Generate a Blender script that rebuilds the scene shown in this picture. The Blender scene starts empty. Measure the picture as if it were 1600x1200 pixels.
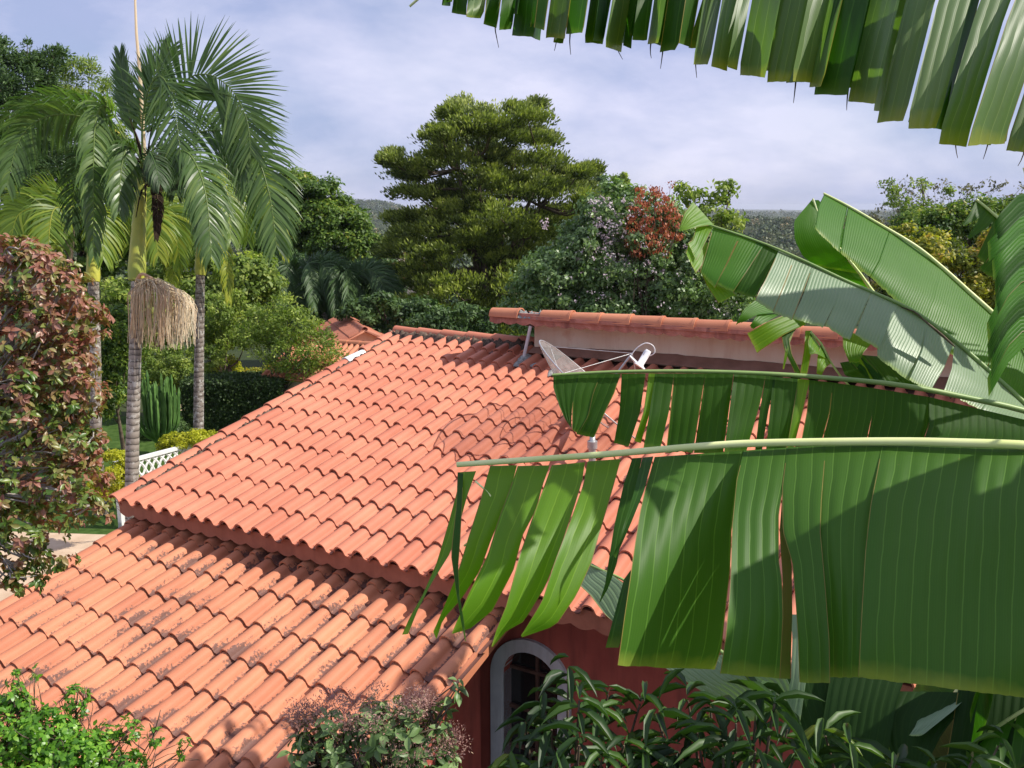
import bpy, math, random
import numpy as np
from mathutils import Vector, Matrix
rng = np.random.default_rng(7)
random.seed(7)
SC = bpy.context.scene
COL = SC.collection
PI = math.pi

# ------------------------------------------------------------ camera, light, exposure
CAMH = 6.5
FPX = 1400.0
PITCH = math.radians(11.212)
cam_d = bpy.data.cameras.new('camera'); cam = bpy.data.objects.new('camera', cam_d); COL.objects.link(cam)
cam.location = (0, 0, CAMH); cam.rotation_euler = (PI/2 - PITCH, 0, 0)
cam_d.sensor_width = 36; cam_d.lens = 36*FPX/1600; cam_d.clip_start = 0.05; cam_d.clip_end = 20000
SC.camera = cam
SUNV = Vector((.83, -.06, .78)).normalized()
SUN_EL = math.asin(SUNV.z); SUN_AZ = math.atan2(SUNV.x, SUNV.y)
w = bpy.data.worlds.new('World'); SC.world = w; w.use_nodes = True
nt = w.node_tree; nt.nodes.clear()
def N(nt, t, **k):
    n = nt.nodes.new(t)
    for a, b in k.items():
        if a in n.inputs.keys(): n.inputs[a].default_value = b
        else: setattr(n, a, b)
    return n
out = N(nt, 'ShaderNodeOutputWorld'); bg = N(nt, 'ShaderNodeBackground', Strength=0.1)
sky = N(nt, 'ShaderNodeTexSky', sky_type='NISHITA', sun_disc=False, sun_elevation=SUN_EL, sun_rotation=SUN_AZ)
sky.altitude = 600; sky.dust_density = 1.2; sky.ozone_density = 2.0
tc = N(nt, 'ShaderNodeTexCoord')
mp = N(nt, 'ShaderNodeMapping'); mp.inputs['Scale'].default_value = (1.0, 1.0, 2.5); mp.inputs['Rotation'].default_value = (0, math.radians(10), .6)
nz = N(nt, 'ShaderNodeTexNoise', Scale=2.3, Detail=7.0, Roughness=.55, Distortion=.5)
nz2 = N(nt, 'ShaderNodeTexNoise', Scale=.9, Detail=3.0, Roughness=.5)
rp = N(nt, 'ShaderNodeValToRGB'); rp.color_ramp.elements[0].position = .36; rp.color_ramp.elements[1].position = .66
rp.color_ramp.elements[0].color = (.74, .74, .74, 1); rp.color_ramp.elements[1].color = (.97, .97, .97, 1)
cc = N(nt, 'ShaderNodeMix', data_type='RGBA')
cc.inputs[6].default_value = (3.7, 4.25, 6.6, 1); cc.inputs[7].default_value = (7.0, 6.95, 8.8, 1)
mx = N(nt, 'ShaderNodeMix', data_type='RGBA')
L = nt.links.new
L(tc.outputs['Generated'], mp.inputs['Vector']); L(mp.outputs[0], nz.inputs['Vector']); L(mp.outputs[0], nz2.inputs['Vector'])
L(nz.outputs['Fac'], rp.inputs['Fac']); L(rp.outputs['Color'], mx.inputs[0])
rp2 = N(nt, 'ShaderNodeValToRGB'); rp2.color_ramp.elements[0].position = .40; rp2.color_ramp.elements[1].position = .64
nz3 = N(nt, 'ShaderNodeTexNoise', Scale=3.1, Detail=10.0, Roughness=.58, Distortion=.15); L(mp.outputs[0], nz3.inputs['Vector'])
L(nz3.outputs['Fac'], rp2.inputs['Fac']); L(rp2.outputs['Color'], cc.inputs[0])
L(sky.outputs['Color'], mx.inputs[6]); L(cc.outputs[2], mx.inputs[7]); L(mx.outputs[2], bg.inputs['Color']); L(bg.outputs[0], out.inputs['Surface'])
sd = bpy.data.lights.new('sun', 'SUN'); sd.energy = 4.7; sd.angle = math.radians(.53); sd.color = (1.0, .94, .84)
so = bpy.data.objects.new('sun', sd); COL.objects.link(so); so.rotation_euler = SUNV.to_track_quat('Z', 'Y').to_euler()
SC.view_settings.view_transform = 'Standard'; SC.view_settings.look = 'None'
SC.view_settings.exposure = 0.28; SC.view_settings.gamma = 1.0; SC.view_settings.use_curve_mapping = False
SC.cycles.max_bounces = 6; SC.cycles.diffuse_bounces = 3; SC.cycles.glossy_bounces = 2; SC.cycles.transmission_bounces = 3
SC.cycles.transparent_max_bounces = 6; SC.cycles.volume_bounces = 0

# ------------------------------------------------------------ helpers
R_ = np.array([1., 0, 0]); F_ = np.array([0, math.cos(PITCH), -math.sin(PITCH)]); T_ = np.array([0, math.sin(PITCH), math.cos(PITCH)])
C0 = np.array([0, 0, CAMH])
def PX(x, y, d):
    return C0 + d*(F_ + R_*((x-800)/FPX) - T_*((y-600)/FPX))
def PG(x, y, z=0.0):
    r = F_ + R_*((x-800)/FPX) - T_*((y-600)/FPX)
    return C0 + r*((z-CAMH)/r[2])
def PROJ(P):
    q = np.asarray(P) - C0; d = q @ F_
    return 800+FPX*(q @ R_)/d, 600-FPX*(q @ T_)/d, d

def tag(o, label=None, cat=None, group=None, kind=None):
    if label: o['label'] = label
    if cat: o['category'] = cat
    if group: o['group'] = group
    if kind: o['kind'] = kind
    return o
def attach(o, parent):
    if parent is not None:
        o.parent = parent
        o.matrix_parent_inverse = Matrix.Translation(parent.location).inverted() if parent.type == 'EMPTY' and parent.parent is None else Matrix()
def empty(name, loc=(0, 0, 0), parent=None):
    o = bpy.data.objects.new(name, None); COL.objects.link(o); o.location = Vector(loc); o.empty_display_size = .1
    attach(o, parent); return o
class MB:
    def __init__(s): s.v = []; s.f = []; s.n = 0; s.var = []; s.uv = []
    def add(s, V, F, var=0.5, uv=None):
        V = np.asarray(V, float).reshape(-1, 3); F = np.asarray(F, int)
        s.v.append(V); s.f.append(F+s.n); s.n += len(V)
        s.var.append(np.full(len(F), var) if np.isscalar(var) else np.asarray(var, float))
        s.uv.append(np.zeros((len(V), 2)) if uv is None else np.asarray(uv, float))
    def mesh(s, name, smooth=True):
        me = bpy.data.meshes.new(name); V = np.concatenate(s.v)
        me.vertices.add(len(V)); me.vertices.foreach_set('co', V.ravel())
        idx = np.concatenate([f.ravel() for f in s.f]); tot = np.concatenate([np.full(len(f), f.shape[1]) for f in s.f])
        st = np.concatenate([[0], np.cumsum(tot)[:-1]])
        me.loops.add(len(idx)); me.loops.foreach_set('vertex_index', idx.astype(np.int32))
        me.polygons.add(len(tot)); me.polygons.foreach_set('loop_start', st.astype(np.int32))
        me.polygons.foreach_set('use_smooth', np.full(len(tot), smooth, bool))
        a = me.attributes.new('var', 'FLOAT', 'FACE'); a.data.foreach_set('value', np.concatenate(s.var).astype(np.float32))
        UV = np.concatenate(s.uv)[idx]
        u = me.uv_layers.new(name='UVMap'); u.data.foreach_set('uv', UV.astype(np.float32).ravel())
        me.update(calc_edges=True); return me
    def build(s, name, mat, parent=None, smooth=True):
        me = s.mesh(name, smooth); me.materials.append(mat)
        o = bpy.data.objects.new(name, me); COL.objects.link(o); attach(o, parent); return o
BOXF = np.array([[0,1,3,2],[4,6,7,5],[0,4,5,1],[2,3,7,6],[0,2,6,4],[1,5,7,3]])
def boxv(o, a, b, c):
    """corner o with edge vectors a,b,c"""
    o, a, b, c = map(np.asarray, (o, a, b, c))
    return np.array([o+i*a+j*b+k*c for i in (0, 1) for j in (0, 1) for k in (0, 1)], float)
def cbox(x0, x1, y0, y1, z0, z1): return boxv((x0, y0, z0), (x1-x0, 0, 0), (0, y1-y0, 0), (0, 0, z1-z0))
def spline(pts, n):
    pts = np.asarray(pts, float)
    if len(pts) == 2:
        t = np.linspace(0, 1, n)[:, None]; return pts[0]*(1-t)+pts[1]*t
    d = np.concatenate([[0], np.cumsum(np.linalg.norm(np.diff(pts, axis=0), axis=1)+1e-9)]); d /= d[-1]
    P = np.vstack([2*pts[0]-pts[1], pts, 2*pts[-1]-pts[-2]]); out = []
    for t in np.linspace(0, 1, n):
        i = min(np.searchsorted(d, t, 'right')-1, len(pts)-2); u = (t-d[i])/(d[i+1]-d[i])
        a, b, c, e = P[i], P[i+1], P[i+2], P[i+3]
        out.append(.5*((2*b)+(-a+c)*u+(2*a-5*b+4*c-e)*u*u+(-a+3*b-3*c+e)*u**3))
    return np.array(out)
def lin(pts, n):
    pts = np.asarray(pts, float)
    d = np.concatenate([[0], np.cumsum(np.linalg.norm(np.diff(pts, axis=0), axis=1)+1e-9)]); d /= d[-1]
    t = np.linspace(0, 1, n); return np.stack([np.interp(t, d, pts[:, k]) for k in range(pts.shape[1])], 1)
def tube(mb, pts, rad, sides=6, var=.5, cap=True, flat=1.0):
    pts = np.asarray(pts, float); n = len(pts); rad = np.broadcast_to(np.asarray(rad, float), (n,))
    tn = np.gradient(pts, axis=0); tn /= np.linalg.norm(tn, axis=1)[:, None]+1e-12
    up = np.array([0, 0, 1.]) if abs(tn[0][2]) < .9 else np.array([1., 0, 0])
    V = []; L_ = 0
    a = np.cross(tn[0], up); a /= np.linalg.norm(a)
    uv = []
    for i in range(n):
        a = a-tn[i]*(a@tn[i]); a /= np.linalg.norm(a)+1e-12; b = np.cross(tn[i], a)
        if i: L_ += np.linalg.norm(pts[i]-pts[i-1])
        for k in range(sides):
            th = 2*PI*k/sides; V.append(pts[i]+rad[i]*(math.cos(th)*a+math.sin(th)*b*flat)); uv.append((k/sides, L_))
    F = [[i*sides+k, i*sides+(k+1) % sides, (i+1)*sides+(k+1) % sides, (i+1)*sides+k] for i in range(n-1) for k in range(sides)]
    mb.add(V, F, var, uv)
    if cap and sides > 2:
        mb.add(V[:sides], [list(range(sides))[::-1]], var); mb.add(V[-sides:], [list(range(sides))], var)
def unit(v): v = np.asarray(v, float); return v/(np.linalg.norm(v, axis=-1, keepdims=True)+1e-12)
def rdir(n): return unit(rng.normal(size=(n, 3)))
# leaf templates: (verts in width,length,normal), faces
TQ = (np.array([[0, 0, 0], [.5, .5, .0], [0, 1, -.08], [-.5, .5, .0]]), np.array([[0, 1, 2, 3]]))
TQ2 = (np.array([[-.22, 0, 0], [.22, 0, 0], [.5, .5, .04], [-.5, .5, .04], [.12, 1, -.12], [-.12, 1, -.12]]), np.array([[0, 1, 2, 3], [3, 2, 4, 5]]))
def tleaf(st, droop=.18, fold=.12):
    V = []; F = []
    for i, (y, wd) in enumerate(st):
        z = -droop*y*y; V += [[-wd/2, y, z+fold*wd], [0, y, z], [wd/2, y, z+fold*wd]]
    for i in range(len(st)-1):
        a = 3*i; F += [[a, a+1, a+4, a+3], [a+1, a+2, a+5, a+4]]
    return np.array(V), np.array(F)
TL = tleaf([(0, .05), (.25, .8), (.55, 1.0), (.82, .6), (1, .03)], .2, .15)
TLONG = tleaf([(0, .12), (.2, .75), (.5, 1.0), (.8, .6), (1, .04)], .35, .16)
def leaves(mb, P, D, Nn, Ln, Wd, T=TQ, var=.5):
    P = np.asarray(P, float); n = len(P); D = unit(D); S = unit(np.cross(D, Nn)); Nm = np.cross(S, D)
    tv, tf = T; k = len(tv)
    Ln = np.broadcast_to(Ln, (n,)); Wd = np.broadcast_to(Wd, (n,))
    V = P[:, None, :]+tv[None, :, 0:1]*(Wd[:, None, None]*S[:, None, :])+tv[None, :, 1:2]*(Ln[:, None, None]*D[:, None, :])+tv[None, :, 2:3]*(Ln[:, None, None]*Nm[:, None, :])
    F = (tf[None]+(np.arange(n)*k)[:, None, None]).reshape(-1, tf.shape[1])
    var = np.broadcast_to(var, (n,)); uv = np.tile(tv[:, :2], (n, 1))
    mb.add(V.reshape(-1, 3), F, np.repeat(var, len(tf)), uv)

# ------------------------------------------------------------ materials
def newmat(name):
    m = bpy.data.materials.new(name); m.use_nodes = True; nt = m.node_tree; nt.nodes.clear(); return m, nt
def ramp(nt, fac, stops):
    r = N(nt, 'ShaderNodeValToRGB'); e = r.color_ramp.elements
    while len(e) < len(stops): e.new(.5)
    for el, (p, c) in zip(e, stops): el.position = p; el.color = (*c, 1)
    nt.links.new(fac, r.inputs[0]); return r.outputs[0]
def mixc(nt, fac, a, b, mode='MIX'):
    m = N(nt, 'ShaderNodeMix', data_type='RGBA', blend_type=mode)
    for s, v in ((0, fac), (6, a), (7, b)):
        if hasattr(v, 'is_output'): nt.links.new(v, m.inputs[s])
        elif s == 0: m.inputs[0].default_value = v
        else: m.inputs[s].default_value = (*v, 1)
    return m.outputs[2]
def math_(nt, op, a, b=0.0, c=None):
    m = N(nt, 'ShaderNodeMath', operation=op)
    for i, v in enumerate((a, b) if c is None else (a, b, c)):
        if hasattr(v, 'is_output'): nt.links.new(v, m.inputs[i])
        else: m.inputs[i].default_value = v
    return m.outputs[0]
def noise(nt, vec, scale, detail=4, rough=.55):
    n = N(nt, 'ShaderNodeTexNoise', Scale=scale, Detail=detail, Roughness=rough)
    if vec is not None: nt.links.new(vec, n.inputs['Vector'])
    return n.outputs['Fac']
def foliage(name, stops, trans=.35, rough=.5, spec=.3, tcol=None):
    m, nt = newmat(name); o = N(nt, 'ShaderNodeOutputMaterial')
    at = N(nt, 'ShaderNodeAttribute', attribute_name='var'); tcn = N(nt, 'ShaderNodeNewGeometry')
    f = math_(nt, 'ADD', at.outputs['Fac'], math_(nt, 'MULTIPLY', math_(nt, 'SUBTRACT', noise(nt, tcn.outputs['Position'], .9, 3), .5), .7))
    c = ramp(nt, f, stops)
    b = N(nt, 'ShaderNodeBsdfPrincipled', Roughness=rough); b.inputs['Specular IOR Level'].default_value = spec
    nt.links.new(c, b.inputs['Base Color'])
    t = N(nt, 'ShaderNodeBsdfTranslucent'); tc_ = mixc(nt, 1.0, c, tcol or (1.5, 1.7, .7), 'MULTIPLY'); nt.links.new(tc_, t.inputs['Color'])
    ms = N(nt, 'ShaderNodeMixShader', Fac=trans); nt.links.new(b.outputs[0], ms.inputs[1]); nt.links.new(t.outputs[0], ms.inputs[2])
    nt.links.new(ms.outputs[0], o.inputs[0]); return m
def solid(name, c1, c2=None, scale=6, rough=.8, spec=.3, bump=.0, bscale=40, coord='pos', c3=None, metal=0, detail=5):
    m, nt = newmat(name); o = N(nt, 'ShaderNodeOutputMaterial'); b = N(nt, 'ShaderNodeBsdfPrincipled', Roughness=rough, Metallic=metal)
    b.inputs['Specular IOR Level'].default_value = spec
    g = N(nt, 'ShaderNodeNewGeometry').outputs['Position']
    if c2 is None: b.inputs['Base Color'].default_value = (*c1, 1)
    else:
        st = [(.35, c1), (.65, c2)] + ([(.78, c3)] if c3 else [])
        nt.links.new(ramp(nt, noise(nt, g, scale, detail), st), b.inputs['Base Color'])
    if bump:
        bp = N(nt, 'ShaderNodeBump', Strength=bump, Distance=.01); nt.links.new(noise(nt, g, bscale, 4), bp.inputs['Height']); nt.links.new(bp.outputs[0], b.inputs['Normal'])
    nt.links.new(b.outputs[0], o.inputs[0]); return m
def tile_mat(name, ca, cb, stain):
    m, nt = newmat(name); o = N(nt, 'ShaderNodeOutputMaterial'); b = N(nt, 'ShaderNodeBsdfPrincipled', Roughness=.62)
    b.inputs['Specular IOR Level'].default_value = .3
    oi = N(nt, 'ShaderNodeObjectInfo').outputs['Random']; tcn = N(nt, 'ShaderNodeTexCoord').outputs['Object']
    geo = N(nt, 'ShaderNodeNewGeometry').outputs['Position']
    at = N(nt, 'ShaderNodeAttribute', attribute_name='var').outputs['Fac']
    base = mixc(nt, oi, ca, cb)
    base = mixc(nt, math_(nt, 'MULTIPLY', noise(nt, geo, 9, 5, .6), .55), base, (cb[0]*.72, cb[1]*.68, cb[2]*.66))
    base = mixc(nt, math_(nt, 'MULTIPLY', ramp(nt, noise(nt, geo, 1.3, 3), [(.45, (0, 0, 0)), (.7, (1, 1, 1))]), .35), base, (ca[0]*1.08, ca[1]*1.18, ca[2]*1.2))
    uv = N(nt, 'ShaderNodeUVMap').outputs[0]; sp = N(nt, 'ShaderNodeSeparateXYZ'); nt.links.new(uv, sp.inputs[0])
    # stains sit in the pan and on the right flank of the barrel, ragged edge
    side = math_(nt, 'SUBTRACT', sp.outputs[0], .42)          # 0 at flank, >0 to the pan
    m1 = math_(nt, 'ADD', math_(nt, 'MULTIPLY', side, 1.15), math_(nt, 'MULTIPLY', noise(nt, geo, 38, 6, .72), .75))
    m1 = math_(nt, 'ADD', m1, math_(nt, 'MULTIPLY', math_(nt, 'SUBTRACT', noise(nt, geo, 2.2, 3), .5), 1.0))
    m1 = math_(nt, 'SUBTRACT', m1, math_(nt, 'MULTIPLY', sp.outputs[1], .18))
    msk = ramp(nt, m1, [(stain, (0, 0, 0)), (stain+.07, (1, 1, 1))])
    dcol = mixc(nt, noise(nt, geo, 60, 4), (.07, .038, .034), (.17, .085, .07))
    base = mixc(nt, math_(nt, 'MULTIPLY', msk, .9), base, dcol)
    # joint line where a barrel meets the pan, scattered lichen
    li = ramp(nt, noise(nt, geo, 75, 3, .7), [(.68, (0, 0, 0)), (.74, (1, 1, 1))])
    base = mixc(nt, math_(nt, 'MULTIPLY', li, .3), base, (.2, .12, .09))
    nt.links.new(base, b.inputs['Base Color'])
    bp = N(nt, 'ShaderNodeBump', Strength=.25, Distance=.004); nt.links.new(noise(nt, geo, 90, 5, .65), bp.inputs['Height']); nt.links.new(bp.outputs[0], b.inputs['Normal'])
    nt.links.new(b.outputs[0], o.inputs[0]); return m
def banana_mat(name, g1, g2, edge, trans=.4, rough=.38, veins=38.0, tcol=(1.5, 2.0, .35), spec=.45, vstr=.55):
    m, nt = newmat(name); o = N(nt, 'ShaderNodeOutputMaterial')
    uv = N(nt, 'ShaderNodeUVMap').outputs[0]; sp = N(nt, 'ShaderNodeSeparateXYZ'); nt.links.new(uv, sp.inputs[0])
    geo = N(nt, 'ShaderNodeNewGeometry').outputs['Position']
    at = N(nt, 'ShaderNodeAttribute', attribute_name='var').outputs['Fac']
    wob = math_(nt, 'MULTIPLY', math_(nt, 'SUBTRACT', noise(nt, geo, 5, 3), .5), .02)
    u = math_(nt, 'MULTIPLY', math_(nt, 'ADD', sp.outputs[0], wob), veins)
    fr = math_(nt, 'ABSOLUTE', math_(nt, 'SUBTRACT', math_(nt, 'FRACT', u), .5))      # .5 at a vein
    vein = ramp(nt, fr, [(.445, (0, 0, 0)), (.485, (1, 1, 1))])
    fine = math_(nt, 'ABSOLUTE', math_(nt, 'SUBTRACT', math_(nt, 'FRACT', math_(nt, 'MULTIPLY', u, 6.0)), .5))
    c = mixc(nt, math_(nt, 'ADD', math_(nt, 'MULTIPLY', noise(nt, geo, 3.5, 4), .8), math_(nt, 'SUBTRACT', math_(nt, 'MINIMUM', at, 1.0), .5)), g1, g2)
    cell = N(nt, 'ShaderNodeTexNoise', Scale=1.0, Detail=1.0); cell.noise_dimensions = '1D'; nt.links.new(math_(nt, 'FLOOR', math_(nt, 'ADD', u, .5)), cell.inputs['W'])
    c = mixc(nt, math_(nt, 'MULTIPLY', math_(nt, 'SUBTRACT', cell.outputs['Fac'], .3), .7), c, (g2[0]*1.25, g2[1]*1.15, g2[2]*1.2))
    c = mixc(nt, math_(nt, 'MULTIPLY', fine, .22), c, (g2[0]*1.3, g2[1]*1.3, g2[2]*1.5))
    c = mixc(nt, math_(nt, 'MULTIPLY', vein, vstr), c, (g2[0]*2.2+.02, g2[1]*1.75+.04, g2[2]*1.9+.02))
    e = math_(nt, 'ADD', sp.outputs[1], math_(nt, 'MULTIPLY', math_(nt, 'SUBTRACT', noise(nt, geo, 14, 4), .5), .12))
    c = mixc(nt, ramp(nt, e, [(.93, (0, 0, 0)), (1.02, (.7, .7, .7))]), c, edge)
    sc = ramp(nt, noise(nt, geo, 30, 5, .7), [(.72, (0, 0, 0)), (.75, (1, 1, 1))])
    c = mixc(nt, math_(nt, 'MULTIPLY', sc, .5), c, (.22, .16, .05))
    c = mixc(nt, math_(nt, 'GREATER_THAN', at, 1.5), c, mixc(nt, noise(nt, geo, 25, 4), (.13, .075, .03), (.34, .30, .08)))
    b = N(nt, 'ShaderNodeBsdfPrincipled', Roughness=rough); b.inputs['Specular IOR Level'].default_value = spec
    nt.links.new(c, b.inputs['Base Color'])
    h = math_(nt, 'ADD', math_(nt, 'MULTIPLY', math_(nt, 'POWER', math_(nt, 'MULTIPLY', fr, 2.0), 2.0), 1.0), math_(nt, 'MULTIPLY', fine, .12))
    bp = N(nt, 'ShaderNodeBump', Strength=.3, Distance=.003); nt.links.new(h, bp.inputs['Height']); nt.links.new(bp.outputs[0], b.inputs['Normal'])
    t = N(nt, 'ShaderNodeBsdfTranslucent'); nt.links.new(mixc(nt, 1.0, c, tcol, 'MULTIPLY'), t.inputs['Color'])
    ms = N(nt, 'ShaderNodeMixShader', Fac=trans); nt.links.new(b.outputs[0], ms.inputs[1]); nt.links.new(t.outputs[0], ms.inputs[2])
    nt.links.new(ms.outputs[0], o.inputs[0]); return m
def rings_mat(name, c1, c2, per, lich=(.5, .5, .46)):
    m, nt = newmat(name); o = N(nt, 'ShaderNodeOutputMaterial'); b = N(nt, 'ShaderNodeBsdfPrincipled', Roughness=.85)
    g = N(nt, 'ShaderNodeNewGeometry').outputs['Position']; sp = N(nt, 'ShaderNodeSeparateXYZ'); nt.links.new(g, sp.inputs[0])
    z = math_(nt, 'MULTIPLY', math_(nt, 'ADD', sp.outputs[2], math_(nt, 'MULTIPLY', noise(nt, g, 3, 3), .12)), 1/per)
    fr = math_(nt, 'FRACT', z)
    c = ramp(nt, fr, [(.0, c1), (.55, c2), (.82, c2), (.93, (c1[0]*.35, c1[1]*.35, c1[2]*.35))])
    c = mixc(nt, ramp(nt, noise(nt, g, 11, 6, .7), [(.52, (0, 0, 0)), (.62, (1, 1, 1))]), c, lich)
    nt.links.new(c, b.inputs['Base Color']); bp = N(nt, 'ShaderNodeBump', Strength=.8, Distance=.02); nt.links.new(fr, bp.inputs['Height']); nt.links.new(bp.outputs[0], b.inputs['Normal'])
    nt.links.new(b.outputs[0], o.inputs[0]); return m

M_TILE_U = tile_mat('terracotta_rose', (.64, .235, .138), (.50, .165, .098), .80)
M_TILE_L = tile_mat('terracotta_orange', (.67, .270, .142), (.51, .182, .098), .57)
M_TILE_D = tile_mat('terracotta_far', (.52, .2, .12), (.42, .15, .09), .85)
M_MORTAR = solid('mortar_dark', (.05, .038, .03), (.17, .12, .09), 22, .95, .1, .6, 60, c3=(.3, .17, .11))
M_CEMENT = solid('cement_grey', (.16, .16, .15), (.34, .34, .32), 30, .9, .2, .5, 60)
M_FASCIA = solid('fascia_red_paint', (.36, .125, .075), (.43, .155, .095), 7, .6, .3, .15, 60)
M_FASCIA2 = solid('fascia_weathered', (.36, .14, .10), (.50, .23, .175), 9, .7, .3, .3, 50, c3=(.16, .07, .06))
M_REDWALL = solid('red_plaster', (.34, .075, .055), (.42, .10, .07), 3, .85, .2, .15, 80)
M_CREAM = solid('cream_plaster', (.76, .57, .42), (.84, .69, .54), 2.2, .85, .2, .15, 60, c3=(.68, .42, .28))
M_SKIRT = solid('brown_skirt', (.22, .11, .075), (.30, .155, .11), 5, .85, .2)
M_WOODD = solid('dark_timber', (.08, .04, .03), (.14, .07, .05), 8, .8)
M_WHITE = solid('white_paint', (.78, .78, .76), (.68, .68, .66), 8, .6)
M_ARCH = solid('arch_trim_white', (.50, .49, .50), (.60, .58, .58), 6, .7)
M_GLASS = solid('dark_pane', (.02, .018, .018), None, rough=.12, spec=.6)
M_METAL = solid('galvanised_metal', (.42, .42, .42), (.55, .55, .54), 20, .45, .5, metal=.6)
M_PLASTIC = solid('white_plastic', (.82, .82, .82), None, rough=.35, spec=.5)
M_LAWN = solid('lawn_grass', (.035, .075, .012), (.075, .13, .028), 5, .95, .1, .6, 60)
def weather(m, col, amt):
    nt = m.node_tree; b = [n for n in nt.nodes if n.type == 'BSDF_PRINCIPLED'][0]; src = b.inputs['Base Color'].links[0].from_socket
    g = N(nt, 'ShaderNodeNewGeometry').outputs['Position']; mp_ = N(nt, 'ShaderNodeMapping'); mp_.inputs['Scale'].default_value = (7, 7, .9); nt.links.new(g, mp_.inputs['Vector'])
    f = ramp(nt, noise(nt, mp_.outputs[0], 1.0, 6, .65), [(.48, (0, 0, 0)), (.70, (1, 1, 1))]); nt.links.new(mixc(nt, math_(nt, 'MULTIPLY', f, amt), src, col), b.inputs['Base Color'])
weather(M_CREAM, (.66, .42, .29), .5); weather(M_REDWALL, (.16, .05, .04), .6); weather(M_ARCH, (.25, .20, .18), .6); weather(M_FASCIA2, (.14, .06, .05), .7); weather(M_FASCIA, (.20, .07, .045), .4)
M_SAND = solid('sandy_paving', (.50, .36, .24), (.62, .47, .33), 2.5, .9, .2, .3, 50, c3=(.4, .27, .18))
M_TERRAIN = solid('valley_ground', (.025, .04, .012), (.06, .075, .025), .08, .95, .1, .4, 1.5, c3=(.12, .09, .05))
M_ROCK = solid('mesa_slope', (.03, .055, .02), (.06, .08, .035), .02, .95, .1, c3=(.30, .19, .12), detail=8)
M_BARK = solid('bark_brown', (.07, .05, .035), (.16, .125, .09), 9, .9, .1, .6, 30)
M_BARKG = solid('bark_grey', (.16, .14, .12), (.34, .31, .28), 12, .9, .1, .4, 40)
M_TWIG = solid('twig_pale', (.30, .27, .24), (.52, .48, .44), 12, .9)
M_SHAFT = solid('crownshaft_yellow_green', (.30, .36, .06), (.52, .50, .08), 2.5, .45, .4)
M_PALMTRUNK = rings_mat('palm_trunk_ringed', (.17, .14, .11), (.36, .31, .26), .095, (.55, .52, .46))
M_PALMTRUNK2 = rings_mat('palm_trunk_speckled', (.13, .10, .08), (.24, .20, .17), .11, (.48, .46, .42))

# ------------------------------------------------------------ terrain and far land
def hgt(x, y):
    r = np.hypot(x, y); a = np.degrees(np.arctan2(x, y))
    h = -np.clip(r-24, 0, 200)*.075
    h = h - 8*np.clip((r-200)/300, 0, 1)
    h = h + 12.5*np.exp(-((r-760)/200)**2)*np.clip((a-6)/6, 0, 1)*(1+.12*np.sin(a*.9)+.05*np.sin(a*3.1))           # right hand ridge
    h = h + 8*np.exp(-((r-620)/160)**2)*np.clip((-4-a)/6, 0, 1)
    h = h + 24*np.clip((r-1500)/420, 0, 1)**1.5*(.28+.72*np.clip(1-(np.abs(a+8.6)-1.5)/1.2, 0, 1))*np.clip((2900-r)/400, 0, 1)   # mesa
    h = h + np.clip((r-900)/500, 0, 1)*(4*np.sin(a*.55+1)+3*np.sin(a*1.7+r*.002))
    h = h + 1.2*np.sin(x*.021)*np.cos(y*.017)*np.clip((r-60)/100, 0, 1)
    return h
rr = np.concatenate([np.linspace(0, 30, 16), np.geomspace(33, 9000, 130)]); aa = np.radians(np.linspace(-180, 180, 361))
RR, AA = np.meshgrid(rr, aa, indexing='ij'); X = RR*np.sin(AA); Y = RR*np.cos(AA); Z = hgt(X, Y)
mb = MB(); na = len(aa); I, J = np.meshgrid(np.arange(len(rr)-1), np.arange(na-1), indexing='ij'); q = (I*na+J).ravel()
mb.add(np.stack([X, Y, Z], -1).reshape(-1, 3), np.stack([q, q+1, q+na+1, q+na], 1))
tag(mb.build('ground', M_TERRAIN), 'green valley ground and low wooded hills to the horizon', kind='structure')
def patch(name, pts, z, mat, label, n=1):
    mb = MB(); mb.add([(x, y, z) for x, y in pts], [list(range(len(pts)))]); return tag(mb.build(name, mat, smooth=False), label, kind='structure')
patch('lawn', [(-14, 12), (-1, 12), (-1, 27.5), (-18, 27.5)], .02, M_LAWN, 'short green lawn beyond the house roof')
patch('driveway', [(-16, 1), (-5.2, 1), (-4.9, 16.8), (-13, 17.5)], .028, M_SAND, 'sandy tan paving beside the lower tiled roof')
patch('path', [(-12, 28.2), (-5, 28.2), (-5, 29.4), (-12, 29.4)], .03, M_SAND, 'thin pale path behind the dark clipped hedge')

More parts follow.
